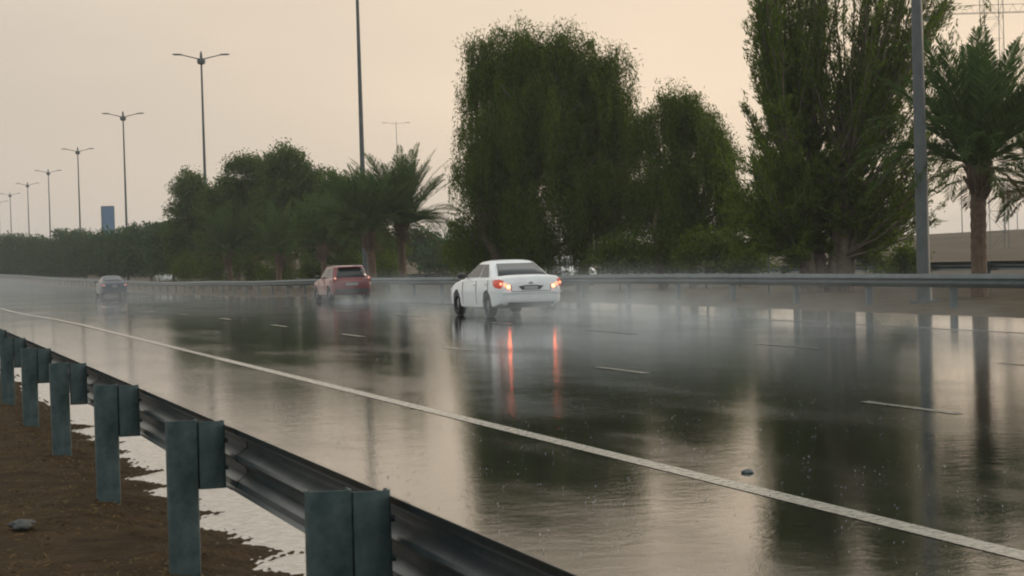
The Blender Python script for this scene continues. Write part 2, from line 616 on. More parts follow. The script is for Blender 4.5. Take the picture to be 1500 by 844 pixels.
# blue board above trees
def blue_board():
    d = 430
    x, y = ground_at(161, 400, d)
    t = empty('pylon_sign', (x, y, 0), -TH + .35, 'tall plain blue board rising above the distant trees on the left', 'sign')
    blue = mat('blue_panel', (.055, .14, .24), .35, noise=(.6, (.065, .16, .27)))
    dark = mat('dark_frame', (.03, .055, .09), .5)
    top = height_at(161, 302, d)
    w = 1.2
    MB().box(-w, w, -.5, .5, top - 7, top - .15).build('panel', blue, t)
    MB().box(-w - .08, w + .08, -.56, .56, top - .15, top).box(-w - .08, w + .08, -.56, .56, top - 7.2, top - 7).box(-w - .12, -w - .003, -.56, .56, top - 7, top - .15).box(w + .003, w + .12, -.56, .56, top - 7, top - .15).build('frame', dark, t)
    for s in (-1, 1):
        MB().tube([(s * .8, 0, 0), (s * .8, 0, top - 7.2)], .16, 10).build('post', dark, t)


blue_board()

# small roadside sign behind the rail right of the willow
def small_sign():
    x, y = ground_at(1126, 400, 64)
    t = empty('road_sign', (x, y, .1), -TH, 'small pale blue sign panel on a thin post left of the tall airy tree', 'sign')
    MB().tube([(0, 0, 0), (0, 0, 2.2)], .03, 8).build('post', M['galv'], t)
    MB().box(-.16, .16, -.035, -.03 + .02, 1.75, 2.35).build('panel', mat('pale_blue_sign', (.22, .3, .36), .4), t)


small_sign()


# ------------------------------------------------------------------ vegetation
def tree_parts(t, skeleton, leafV, lm, bark=None):
    mb = MB()
    for pts, rs in skeleton:
        mb.tube(pts, rs, 7)
    mb.build('trunk', bark or M['bark'], t, True, angle=60)
    quads_mesh('crown', leafV, lm, t)


def bez(a, b, rng, n=5, wob=.15, sag=0.0):
    a = np.array(a, float); b = np.array(b, float)
    L = np.linalg.norm(b - a)
    off = rng.normal(size=(2, 3)) * wob * L
    out = []
    for i in range(n + 1):
        s = i / n
        p = a * (1 - s) + b * s + off[0] * math.sin(PI * s) * .5 + off[1] * math.sin(2 * PI * s) * .25
        p[2] += sag * 4 * s * (1 - s)
        out.append(p)
    return out


def broad_tree(name, loc, lobes, label, cat='tree', group=None, lm=None, seed=0, n_cl=260, per=90, leaf=.17, trunk_r=.22, sig=.33, forks=None, droop=0.0, base_gap=1.0):
    """lobes: (x, y, z, rx, ry, rz) relative to the trunk foot"""
    rng = np.random.default_rng(seed)
    t = empty(name, loc, 0, label, cat, group)
    sk = []
    vols = np.array([l[3] * l[4] * l[5] for l in lobes]) ** .72
    vols = vols / vols.sum()
    P = []; D = []
    fork = np.array([0, 0, min(l[2] - l[5] * .4 for l in lobes) * .8])
    fork[2] = max(.9, fork[2])
    feet = forks or [(0, 0)]
    for fx, fy in feet:
        top = fork + np.array([fx * 1.5, fy * 1.5, 0])
        pts = bez((fx, fy, -.25), top, rng, 4, .06)
        sk.append((pts, [trunk_r * 1.25, trunk_r, trunk_r * .92, trunk_r * .85, trunk_r * .75]))
    for li, (lx, ly, lz, rx, ry, rz) in enumerate(lobes):
        c = np.array([lx, ly, lz])
        fx, fy = feet[li % len(feet)]
        st = fork + np.array([fx * 1.5, fy * 1.5, -.1])
        limb = bez(st, c, rng, 5, .12)
        sk.append((limb, [trunk_r * .6, trunk_r * .5, trunk_r * .42, trunk_r * .33, trunk_r * .25, trunk_r * .15]))
        m = max(6, int(n_cl * vols[li]))
        # uneven outline: each lobe bulges differently by direction
        ph = rng.uniform(0, 6.28, 6)
        for k in range(m):
            v = rng.normal(size=3); v /= np.linalg.norm(v)
            if v[2] < -.55 and rng.random() < .6: v[2] *= -1
            bul = 1 + .16 * math.sin(3 * v[0] + ph[0]) * math.sin(3.3 * v[1] + ph[1]) + .14 * math.sin(5 * v[2] + ph[2]) + .10 * math.sin(7 * v[0] + 6 * v[2] + ph[3])
            rr = (rng.random() ** .38) * bul
            if rng.random() < .06: rr *= 1.14
            cc = c + v * np.array([rx, ry, rz]) * rr
            if k % 9 == 0:
                tw = bez(limb[4], cc, rng, 3, .15)
                sk.append((tw, [trunk_r * .16, trunk_r * .11, trunk_r * .07, trunk_r * .03]))
            s = sig * rng.uniform(.55, 1.35)
            q = int(per * rng.uniform(.6, 1.3))
            pp = cc + rng.normal(size=(q, 3)) * np.array([s, s, s * .75])
            dd = rng.normal(size=(q, 3)) * .8 + v * .9
            dd[:, 2] -= droop
            P.append(pp); D.append(dd)
    P = np.concatenate(P); D = np.concatenate(D)
    keep = (P[:, 2] > .15) & carve(P, seed, .8, -.95)
    P, D = P[keep], D[keep]
    keep = no_strays(P, .5, 10)
    P = P[keep]; D = D[keep]
    n = len(P)
    V = leaves(P, D, leaf * rng.uniform(.6, 1.5, n), leaf * .5 * rng.uniform(.6, 1.4, n), rng)
    tree_parts(t, sk, V, lm or M['leaf_dark'])
    return t


def weeping_tree(loc, lobes, label, seed, n_str=1500, sig=.3, trunk_r=.25, feet=((0, 0),), lo=.9, hi=2.6, group=None, n_in=240, lm=None):
    rng = np.random.default_rng(seed)
    t = empty('weeping_tree', loc, 0, label, 'tree', group)
    sk = []
    vols = np.array([l[3] * l[5] for l in lobes]); vols = vols / vols.sum()
    tops = []
    for fx, fy in feet:
        pts = bez((fx, fy, -.3), (fx * 1.6, fy * 1.6, 2.4), rng, 5, .07)
        sk.append((pts, [trunk_r * 1.3, trunk_r, trunk_r * .9, trunk_r * .85, trunk_r * .8, trunk_r * .7])); tops.append(pts[-1])
    P = []; D = []; LL = []
    for li, (lx, ly, lz, rx, ry, rz) in enumerate(lobes):
        c = np.array([lx, ly, lz])
        st = tops[int(np.argmin([abs(tt[0] - lx) for tt in tops]))]
        limb = bez(st, c, rng, 6, .1)
        sk.append((limb, [trunk_r * .6, trunk_r * .5, trunk_r * .42, trunk_r * .35, trunk_r * .28, trunk_r * .2, trunk_r * .12]))
        ph = rng.uniform(0, 6.28, 6)
        for k in range(max(10, int(n_in * vols[li]))):           # inner foliage masses
            v = rng.normal(size=3); v /= np.linalg.norm(v)
            cc = c + v * np.array([rx, ry, rz]) * rng.random() ** .5 * .82
            if k % 6 == 0:
                sk.append((bez(limb[5], cc, rng, 3, .12), [trunk_r * .2, trunk_r * .14, trunk_r * .09, trunk_r * .04]))
            q = 110
            P.append(cc + rng.normal(size=(q, 3)) * np.array([.35, .35, .55])); dd = rng.normal(size=(q, 3)); dd[:, 2] -= 1.0
            D.append(dd); LL.append(np.full(q, .15))
        k = 0
        tot = int(n_str * vols[li])
        while k < tot:                                            # hanging strands in bundles
            v = rng.normal(size=3); v /= np.linalg.norm(v)
            if v[2] < -.1: v[2] *= -1
            bul = 1 + .10 * math.sin(4 * v[0] + ph[0]) + .10 * math.sin(4 * v[1] + ph[1] + 3 * v[2]) + .06 * math.sin(9 * v[0] + ph[3])
            wisp = rng.random() < .05
            A = c + v * np.array([rx, ry, rz]) * bul * ((.60 + .44 * rng.random() ** .6) if not wisp else rng.uniform(1.02, 1.17))
            LN = rng.uniform(lo, hi) * (.45 if rng.random() < .3 else 1)
            if wisp:
                sk.append((bez(c + v * np.array([rx, ry, rz]) * .6, A, rng, 4, .1, .15), [.04, .032, .026, .02, .016]))
            for b_ in range(rng.integers(2, 5) if wisp else rng.integers(5, 12)):
                k += 1
                a = A + rng.normal(size=3) * np.array([.13, .13, .12])
                ln = LN * rng.uniform(.5, 1.1)
                m = max(4, int(ln / (.036 if not wisp else .02)))
                s = np.linspace(0, 1, m)[:, None]
                h = v[:2] / (np.linalg.norm(v[:2]) + .3)
                out = rng.uniform(.1, .5)
                wig = rng.uniform(0, 6.28); wa = rng.uniform(.02, .08)
                x = a[0] + h[0] * out * np.sin(s * 1.5) + wa * np.sin(s * 9 + wig)
                y = a[1] + h[1] * out * np.sin(s * 1.5)
                up = rng.uniform(0, .4)
                z = a[2] + up * np.sin(s * PI * .8) * np.exp(-s * 2) * 2 - ln * s ** 1.35
                pts = np.concatenate([x, y, z], axis=1)
                pp = pts + rng.normal(size=(m, 3)) * .035
                dd = rng.normal(size=(m, 3)) * .4; dd[:, 2] -= 1
                P.append(pp); D.append(dd); LL.append(np.full(m, .105 if not wisp else .085))
    P = np.concatenate(P); D = np.concatenate(D); LL = np.concatenate(LL)
    keep = (P[:, 2] > .25) & carve(P, seed, 1.0, -1.02)
    P, D, LL = P[keep], D[keep], LL[keep]
    keep = no_strays(P, .32, 14)
    P, D, LL = P[keep], D[keep], LL[keep]
    n = len(P)
    V = leaves(P, D, LL * rng.uniform(.6, 1.5, n), .032 * rng.uniform(.5, 1.5, n), rng)
    tree_parts(t, sk, V, lm or M['leaf_weep'])
    return t


def palm(loc, trunk_h, frond, label, seed, n=46, r=.22, skirt=10, spread=1.0, group='date palms in the median'):
    rng = np.random.default_rng(seed)
    t = empty('date_palm', loc, 0, label, 'palm', group)
    mb = MB()
    N = 26
    pts = []; rs = []
    lean = rng.normal(size=2) * .12
    for i in range(N + 1):
        s = i / N
        pts.append((lean[0] * s * s, lean[1] * s * s, -.2 + (trunk_h + .2) * s))
        rs.append(r * (1.12 - .12 * min(1, s * 4)) * (1.0 + .09 * (i % 2)) * (1.35 if s > .9 else 1))
    mb.tube(pts, rs, 12)
    top = Vector(pts[-1])
    tr = mb.build('trunk', M['palm_bark'], t, True, angle=25)
    mb = MB()                                                 # old leaf bases under the crown
    for i in range(70):
        a = rng.uniform(0, 6.28); z = trunk_h - rng.uniform(0, .9)
        d = Vector((math.cos(a), math.sin(a), 0))
        p0 = Vector((top.x, top.y, z)) + d * r * .9
        mb.tube([p0, p0 + d * .14 + Vector((0, 0, .2)), p0 + d * .22 + Vector((0, 0, .34))], [.055, .04, .02], 5)
    mb.build('leaf_bases', M['palm_bark'], tr)

    def fronds(k, el0, el1, lenf, curl):
        V = []
        for i in range(k):
            az = i * 2.39996 + rng.uniform(-.3, .3)
            el = rad(rng.uniform(el0, el1))
            L = frond * lenf * rng.uniform(.8, 1.08)
            h = np.array([math.cos(az), math.sin(az), 0.0])
            m = 40
            ang = el
            p = np.array([top.x, top.y, top.z - .05]) + h * .12
            pts = []; dirs = []
            cu = curl * rng.uniform(.7, 1.3)
            for j in range(m):
                d_ = h * math.cos(ang) * spread + np.array([0, 0, math.sin(ang)])
                pts.append(p.copy()); dirs.append(d_ / np.linalg.norm(d_))
                p = p + d_ * L / m
                ang -= cu / m * (.35 + 1.3 * j / m)
            pts = np.array(pts); dirs = np.array(dirs)
            side = np.cross(dirs, np.array([0, 0, 1.0])); side /= (np.linalg.norm(side, axis=1, keepdims=True) + 1e-6)
            upv = np.cross(side, dirs)
            # rachis ribbon
            for j in range(m - 1):
                w = .028 * (1 - j / m) + .006
                V.append(np.array([pts[j] - side[j] * w, pts[j] + side[j] * w, pts[j + 1] + side[j + 1] * w, pts[j + 1] - side[j + 1] * w]))
            for j in range(5, m):
                s = j / m
                ll = .62 * math.sin(PI * min(1, .12 + s * .86)) ** .7 * (frond / 3.4)
                for sg in (-1, 1):
                    for rep in range(2):
                        b0 = pts[j] + dirs[j] * (L / m) * .5 * rep
                        dr = side[j] * sg * rng.uniform(.55, .9) + dirs[j] * rng.uniform(.75, 1.05) + upv[j] * rng.uniform(.1, .45)
                        dr /= np.linalg.norm(dr)
                        tip = b0 + dr * ll * rng.uniform(.8, 1.1); tip[2] -= .08 * ll
                        wv = dirs[j] * .024 + upv[j] * .008
                        mid = (b0 + tip) / 2 + np.array([0, 0, .02])
                        V.append(np.array([b0 - wv * .4, mid - wv, tip, mid + wv]))
        return np.concatenate(V)
    a = fronds(int(n * .55), 48, 86, 1.0, .42)
    b = fronds(int(n * .45), 12, 55, .92, 1.35)
    quads_mesh('crown', np.concatenate([a, b]), M['leaf_palm'], t)
    if skirt:
        c = fronds(skirt, -15, 15, .55, 1.0)
        quads_mesh('dry_fronds', c, M['leaf_dry'], t)
    return t


def T(px, d, z=.1, row=400):
    x, y = ground_at(px, row, d)
    return (x, y, zg(y) + z)


def rel(px, py, d, loc, depth_off=0.0):
    """lobe centre relative to a foot, from where it is seen"""
    x, y = ground_at(px, py, d + depth_off)
    return x - loc[0], y - loc[1], height_at(px, py, d + depth_off) - loc[2]


def lobes_from(pix, d, loc):
    out = []
    for (px, py, rx, rz, *dd) in pix:
        do = dd[0] if dd else 0
        a = rel(px, py, d, loc, do)
        s = (d + do) / F
        out.append((*a, rx * s, rx * s * .85, rz * s))
    return out


# the large weeping tree in the middle
d = 80
loc = T(830, d)
weeping_tree(loc, lobes_from([(742, 130, 50, 62, 0), (805, 132, 60, 56, 1), (868, 150, 58, 60, 0), (770, 215, 88, 90, -1), (872, 225, 70, 90, 1), (730, 280, 58, 70, 0), (830, 300, 85, 70, -1), (692, 200, 18, 22, 0), (895, 290, 50, 60, 0), (700, 82, 26, 22, 0), (752, 62, 30, 20, 1), (838, 74, 34, 22, 0), (905, 100, 24, 26, 0), (690, 345, 30, 30, 0), (705, 135, 30, 50, 0), (700, 270, 32, 60, 1), (790, 370, 70, 34, 0), (775, 96, 46, 40, 0), (838, 112, 46, 36, 1), (890, 200, 44, 60, 0), (800, 220, 70, 80, 0), (803, 90, 46, 34, 0), (700, 385, 30, 18, 0), (760, 345, 60, 44, 1), (870, 340, 50, 40, 1), (718, 370, 36, 28, 1)], d, loc),
             'largest dark weeping tree standing directly behind the white sedan', 11, n_str=9000, trunk_r=.26, feet=((.6, 0), (-2.0, .6)), n_in=1500, lo=.9, hi=2.7)
d = 77
loc = T(990, d)
weeping_tree(loc, lobes_from([(1000, 195, 48, 50, 0), (960, 215, 36, 50, 1), (1035, 225, 34, 44, -1), (1000, 280, 66, 55, 0), (960, 310, 48, 52, 1), (1045, 270, 26, 32, 0), (1062, 235, 20, 24, 0), (1070, 300, 18, 24, 1), (985, 165, 30, 24, 0), (1080, 330, 18, 36, 0), (1040, 330, 40, 36, 1), (985, 350, 50, 30, 0)], d, loc),
             'smaller weeping tree with open right side, right of the largest weeping tree', 12, n_str=3900, trunk_r=.15, feet=((-.5, 0), (.7, .3)), n_in=520, lo=.6, hi=1.8)

# pair of palms, and the right palm
palm(T(590, 106), 3.3, 4.3, 'date palm left of the weeping tree, right one of the pair', 21, n=92, r=.19, skirt=4)
palm(T(546, 104), 3.0, 3.7, 'date palm directly beside the tall lamp pole, left one of the pair', 22, n=80, r=.2, skirt=3)
palm(T(338, 142), 2.6, 3.7, 'date palm fronds low in the dense group, just right of the nearest whole lamp', 26, n=46, r=.18, skirt=3)
palm(T(408, 132), 2.3, 3.6, 'date palm low in the middle of the dense tree group', 27, n=46, r=.18, skirt=3)
palm(T(476, 122), 2.7, 3.5, 'date palm behind the red hatchback, third palm left of the weeping tree', 28, n=50, r=.18, skirt=3)
palm(T(1434, 52), 3.4, 3.6, 'tall date palm with stout trunk at the right edge, right of the thick lamp pole', 23, n=88, r=.19, skirt=4)
palm(T(1530, 60), 2.9, 3.3, 'date palm mostly cut by the right edge of the picture, only its fronds showing', 24, n=40, r=.22, skirt=14)

# tall airy tree at right: ascending limbs in a fan
def airy_tree():
    rng = np.random.default_rng(31)
    d = 62
    loc = T(1210, d)
    t = empty('feathery_tree', loc, 0, 'tall airy tree with two trunks and upswept branches, left of the thick lamp pole', 'tree')
    sk = []; P = []; D = []

    sd_ = d / F
    stems = []
    for fx, tx, r in ((-.62, 1165, .27), (-.30, 1195, .22), (.45, 1235, .28), (.75, 1262, .2), (.1, 1215, .2)):
        top = np.array(rel(tx, 250, d, loc)); top[1] += rng.uniform(-.5, .5)
        pts = bez((fx, rng.uniform(-.2, .2), -.25), top, rng, 6, .05)
        sk.append((pts, [r * (1.15 - .12 * q_) for q_ in range(7)]))
        stems.append(pts)

    def spray_branch(start, target, r, nleaf, wid):
        mid = start * .45 + target * .55
        mid[2] -= .12 * np.linalg.norm(target - start)
        n_ = 9
        pts = []
        for q_ in range(n_ + 1):
            t_ = q_ / n_
            p = start * (1 - t_) ** 2 + 2 * mid * t_ * (1 - t_) + target * t_ * t_
            pts.append(p + rng.normal(size=3) * .03)
        sk.append((pts, [r * (1 - .085 * q_) for q_ in range(n_ + 1)]))
        A = np.array(pts)
        L_ = np.linalg.norm(target - start)
        for c in range(nleaf):                       # tufts that sweep upward off the branch
            t_ = rng.uniform(.28, 1.0)
            f = t_ * n_; q_ = min(n_ - 1, int(f))
            base_ = A[q_] + (A[q_ + 1] - A[q_]) * (f - q_)
            dr = (A[q_ + 1] - A[q_]); dr = dr / np.linalg.norm(dr)
            dr = dr + rng.normal(size=3) * .38 + np.array([0, 0, .15])
            dr /= np.linalg.norm(dr)
            ln = rng.uniform(.35, .95) * wid
            m = 26
            u_ = rng.random((m, 1))
            P.append(base_ + dr * ln * u_ + rng.normal(size=(m, 3)) * .055 * (1.2 - u_ * .5)); D.append(dr + rng.normal(size=(m, 3)) * .3)
            if c % 4 == 0: sk.append(([base_, base_ + dr * ln * .6], [.014, .006]))
    targets = []
    for q_ in range(215):
        px = rng.uniform(1098, 1345); py = rng.uniform(-150, 300)
        if px > 1275 and rng.random() < .45: continue
        targets.append((px, py, 1.0))
    for q_ in range(46): targets.append((rng.uniform(1270, 1425), rng.uniform(-150, 120), .9))
    for q_ in range(34): targets.append((rng.uniform(1300, 1395), rng.uniform(150, 330), .8))
    for q_ in range(54): targets.append((rng.uniform(1062, 1180), rng.uniform(225, 350), .9))
    for q_ in range(46): targets.append((rng.uniform(1150, 1290), rng.uniform(260, 385), .8))
    for px, py, wd in targets:
        tg = np.array(rel(px, py, d, loc)); 
        depth_spread = rng.normal() * 1.1
        tg[0] += ST * depth_spread; tg[1] += CT * depth_spread
        # leave a stem lower than the target so that the branch sweeps up
        st = stems[int(np.clip((px - 1120) / 60 + rng.normal() * .8, 0, 4))]
        hz_ = max(1.0, min(4.4, tg[2] - abs(px - 1212) * sd_ * rng.uniform(.8, 1.5)))
        k_ = min(range(len(st)), key=lambda q2: abs(st[q2][2] - hz_))
        spray_branch(np.array(st[k_], float), tg, .05 if px < 1300 else .04, 22 if px < 1290 else 15, wd)
    P = np.concatenate(P); D = np.concatenate(D)
    keep = no_strays(P, .34, 8)
    P, D = P[keep], D[keep]
    n = len(P)
    V = leaves(P, D, .16 * rng.uniform(.6, 1.5, n), .032 * rng.uniform(.6, 1.4, n), rng)
    tree_parts(t, sk, V, M['leaf_light'])


airy_tree()

# dense tree group on the left, in front of which the palms stand
grpL = 'dense trees along the median'
TL = [  # px, depth, label, lobes (px,py,rx,rz,[ddepth])
    (280, 172, 'small topped tree at the left end of the dense group',
     [(280, 275, 24, 20), (285, 310, 34, 30), (275, 350, 36, 34), (300, 370, 40, 28), (330, 335, 30, 40)]),
    (350, 158, 'broad dense tree just right of the nearest whole lamp',
     [(362, 255, 34, 28), (340, 300, 48, 36), (380, 310, 44, 40), (335, 350, 46, 38), (375, 365, 45, 28), (400, 270, 28, 26)]),
    (425, 148, 'tallest dense tree of the left group, above the gap before the red car',
     [(418, 250, 34, 28), (450, 268, 34, 28), (420, 300, 48, 40), (462, 312, 40, 42), (430, 350, 55, 38), (475, 350, 36, 36)]),
    (497, 134, 'rounder dense tree between the tall group and the left palm',
     [(497, 290, 30, 30), (480, 330, 40, 40), (515, 325, 36, 42), (500, 365, 44, 30), (550, 360, 40, 26)]),
]
for i, (px, d, lab, lb) in enumerate(TL):
    d *= .95
    loc = T(px, d)
    broad_tree('dense_tree', loc, lobes_from(lb, d, loc), lab, 'tree', grpL, M['leaf_dark'], 40 + i, n_cl=620, per=120, leaf=.19, trunk_r=.2, sig=.38, forks=[(0, 0), (.8, .2)], droop=.4)

# far trees in a row towards the vanishing road
FT = [(255, 205, 330, 34), (222, 228, 328, 34), (188, 250, 334, 32), (155, 275, 338, 32), (124, 298, 336, 30), (92, 322, 338, 28), (62, 345, 345, 26), (26, 365, 337, 30), (-4, 380, 348, 26)]
nm = ['rightmost far tree, tucked beside the dense group', 'far tree between the dense group and the lamp right of the blue board', 'far tree at the foot of the lamp right of the blue board',
      'far tree standing in front of the tall blue board', 'far tree behind the foot of the first lamp left of the blue board', 'far tree midway between the two lamps left of the blue board',
      'far tree by the second lamp left of the blue board', 'round topped hazy tree near the left edge', 'hazy tree cut by the left edge of the picture']
for i, (px, d, top, hw) in enumerate(FT):
    d *= .93
    loc = T(px, d)
    lb = [(px - hw * .3, top + 22, hw * .8, 20), (px + hw * .4, top + 30, hw * .75, 20), (px, top + 48, hw * 1.15, 24), (px + hw * .5, top + 55, hw * .8, 18)]
    broad_tree('distant_tree', loc, lobes_from(lb, d, loc), nm[i], 'tree', 'distant trees beyond the dense group', M['leaf_far'], 60 + i, n_cl=260, per=80, leaf=.34, trunk_r=.2, sig=.6)

# hazy trees seen between palms and the weeping tree, and beyond the median
BT = [(615, 190, 338, 30, 'small hazy background tree in the gap right of the palm pair'), (650, 175, 352, 26, 'lower hazy background bush tree against the left flank of the weeping tree'),
      (560, 200, 345, 32, 'hazy background tree seen between the two palm trunks')]
for i, (px, d, top, hw, lab) in enumerate(BT):
    loc = T(px, d, 0)
    lb = [(px, top + 16, hw, 16), (px + 10, top + 30, hw * .9, 16), (px - 12, top + 32, hw * .9, 16)]
    broad_tree('background_tree', loc, lobes_from(lb, d, loc), lab, 'tree', 'hazy trees beyond the median', M['leaf_far'], 80 + i, n_cl=130, per=50, leaf=.36, trunk_r=.14, sig=.45)
# loose low shrubs under the weeping trees
SH = [(905, 76, 352, 40, 'low loose shrub under the right flank of the largest weeping tree'), (1035, 74, 345, 42, 'loose shrub under the smaller weeping tree'),
      (1085, 78, 358, 34, 'low dusty shrub between smaller weeping tree and airy tree'), (975, 80, 350, 34, 'loose shrub between the two weeping trees'),
      (270, 158, 372, 26, 'dark shrub at the left end of the dense group'), (318, 152, 374, 28, 'dark shrub under the nearest whole lamp'), (366, 144, 374, 28, 'dark shrub under the broad dense tree'),
      (412, 138, 374, 28, 'dark shrub under the tallest dense tree'), (462, 130, 374, 26, 'dark shrub just above the red hatchback'), (512, 122, 370, 26, 'dark shrub left of the tall lamp pole foot'), (568, 116, 374, 20, 'dark shrub between the trunks of the two palms'),
      (690, 88, 345, 30, 'dark low shrub at the left foot of the weeping tree'), (1320, 70, 362, 22, 'small drooping shrub just left of the thick lamp pole')]
for i, (px, d, top, hw, lab) in enumerate(SH):
    loc = T(px, d, 0.05)
    lb = [(px, top + 16, hw * .8, 16), (px + hw * .4, top + 30, hw * .8, 14), (px - hw * .4, top + 30, hw * .8, 14)]
    broad_tree('shrub', loc, lobes_from(lb, d, loc), lab, 'shrub', 'shrubs under the trees', M['leaf_weep'], 90 + i, n_cl=90, per=60, leaf=.13, trunk_r=.05, sig=.26, droop=.6)

# rough grass and litter on the near soil
def soil_litter():
    rng = np.random.default_rng(5)
    P = []; n = 26000
    x = rng.uniform(-3.2, 1.5, n); y = 4 + rng.random(n) ** 1.4 * 26
    cl = np.sin(x * 2.1 + 1.3 * np.sin(y * 1.3)) + np.sin(y * 1.9 + 2 * np.sin(x * 1.7))
    keep = cl > -.2 + rng.normal(size=n) * .5
    x, y = x[keep], y[keep]; n = len(x)
    z = np.array([zsoil(a, b) for a, b in zip(x, y)]) + rng.uniform(.0, .012, n)
    D = rng.normal(size=(n, 3)); D[:, 2] = np.abs(D[:, 2]) * .4
    V = leaves(np.stack([x, y, z], 1), D, rng.uniform(.02, .07, n), rng.uniform(.004, .012, n), rng)
    o = quads_mesh('leaf_litter', V, leaf_mat('dry_litter', (.07, .045, .02), (.2, .14, .07), .2), None)
    tag(o, 'short dry grass and leaf litter over the brown soil', 'grass', kind='stuff')


soil_litter()


def gravel():
    rng = np.random.default_rng(15)
    V = []
    tri = [(0, 1, 2), (0, 2, 3), (0, 3, 4), (0, 4, 1)]
    for k in range(5200):
        y = 4.5 + rng.random() ** 1.3 * 22
        x = rng.uniform(-3.4, 1.9) if k % 3 else rng.uniform(1.2, 2.1)
        if math.sin(x * 3.1 + 2 * math.sin(y * 1.1)) + rng.normal() * .5 < -.3: continue
        r = rng.uniform(.004, .016)
        z = zsoil(x, y)
        c = np.array([x, y, z])
        a0 = rng.uniform(0, 6.28)
        q = [c + np.array([0, 0, r * rng.uniform(.4, .9)])] + [c + np.array([math.cos(a0 + i * PI / 2) * r * rng.uniform(.7, 1.4), math.sin(a0 + i * PI / 2) * r * rng.uniform(.7, 1.4), -.004]) for i in range(4)]
        for a, b, e in tri: V.append(np.array([q[a], q[b], q[e]]))
    m = leaf_mat('grit', (.03, .022, .014), (.16, .125, .085), 0)
    o = quads_mesh('gravel', np.concatenate(V), m, None, per=3)
    tag(o, 'small grit and pebbles strewn over the brown soil', 'gravel', kind='stuff')


gravel()


def lump(name, loc, s, seed, label, cat, m, group=None):
    rng = random.Random(seed)
    bm = bmesh.new()
    bmesh.ops.create_icosphere(bm, subdivisions=3, radius=1)
    ph = [rng.uniform(0, 6) for _ in range(6)]
    for v in bm.verts:
        c = v.co
        f = 1 + .18 * math.sin(3 * c.x + ph[0]) + .15 * math.sin(4 * c.y + ph[1] + c.z * 2) + .08 * math.sin(9 * c.x + 7 * c.z + ph[2])
        v.co = Vector((c.x * s[0], c.y * s[1], c.z * s[2])) * f
    me = bpy.data.meshes.new(name); bm.to_mesh(me); bm.free()
    o = link(name, me, m, None, True); o.location = loc
    return tag(o, label, cat, group)


x, y = ground_at(30, 752, 11.9)
lump('rock', (x, y, zsoil(x, y) + .03), (.09, .07, .028), 4, 'grey stone lying on the brown soil at the far left', 'rock', M['rock'])
dd = 1.6 * F / (693 + ROLL * 345 - 372)
x, y = ground_at(1096, 693, dd)
lump('debris', (x, y, .006), (.055, .04, .016), 8, 'small dark scrap lying beside the white edge line', 'debris', M['bolt'])
x, y = ground_at(60, 800, 11.2)

# ------------------------------------------------------------------ vehicles
def paint(name, col, rough=.3):
    return mat(name, col, rough, 0, noise=(3, tuple(c * .9 for c in col)), coat=.6)


M['glass'] = mat('car_glass', (.02, .028, .03), .08, ior=1.5)
M['tyre'] = mat('tyre_rubber', (.02, .02, .021), .7, bump=(30, .3, .01))
M['rim'] = mat('alloy_rim', (.35, .36, .36), .3, .8)
M['trim'] = mat('black_trim', (.02, .021, .022), .5)
M['lens_red'] = mat('lamp_lens_red', (.22, .02, .012), .15, coat=.5)
M['lens_lit'] = mat('brake_lamp_lit', (.5, .09, .03), .2, emit=((1.0, .14, .035), 20))
M['lens_red_lit'] = mat('tail_lens_lit', (.25, .03, .015), .15, emit=((1.0, .10, .03), .22), coat=.5)
M['lens_core'] = mat('lamp_core_lit', (.7, .5, .4), .2, emit=((1.0, .27, .11), 1.3))
M['lens_red_core'] = mat('lamp_core_dim', (.5, .3, .26), .2, emit=((1.0, .45, .35), .5))
M['plate'] = mat('number_plate', (.35, .36, .35), .5, noise=(30, (.28, .29, .3)))


def interp(tab, y):
    for a, b in zip(tab, tab[1:]):
        if y <= b[0]:
            t = (y - a[0]) / (b[0] - a[0]); t = max(0, min(1, t))
            return [a[i] + (b[i] - a[i]) * t for i in range(1, len(a))]
    return list(tab[-1][1:])


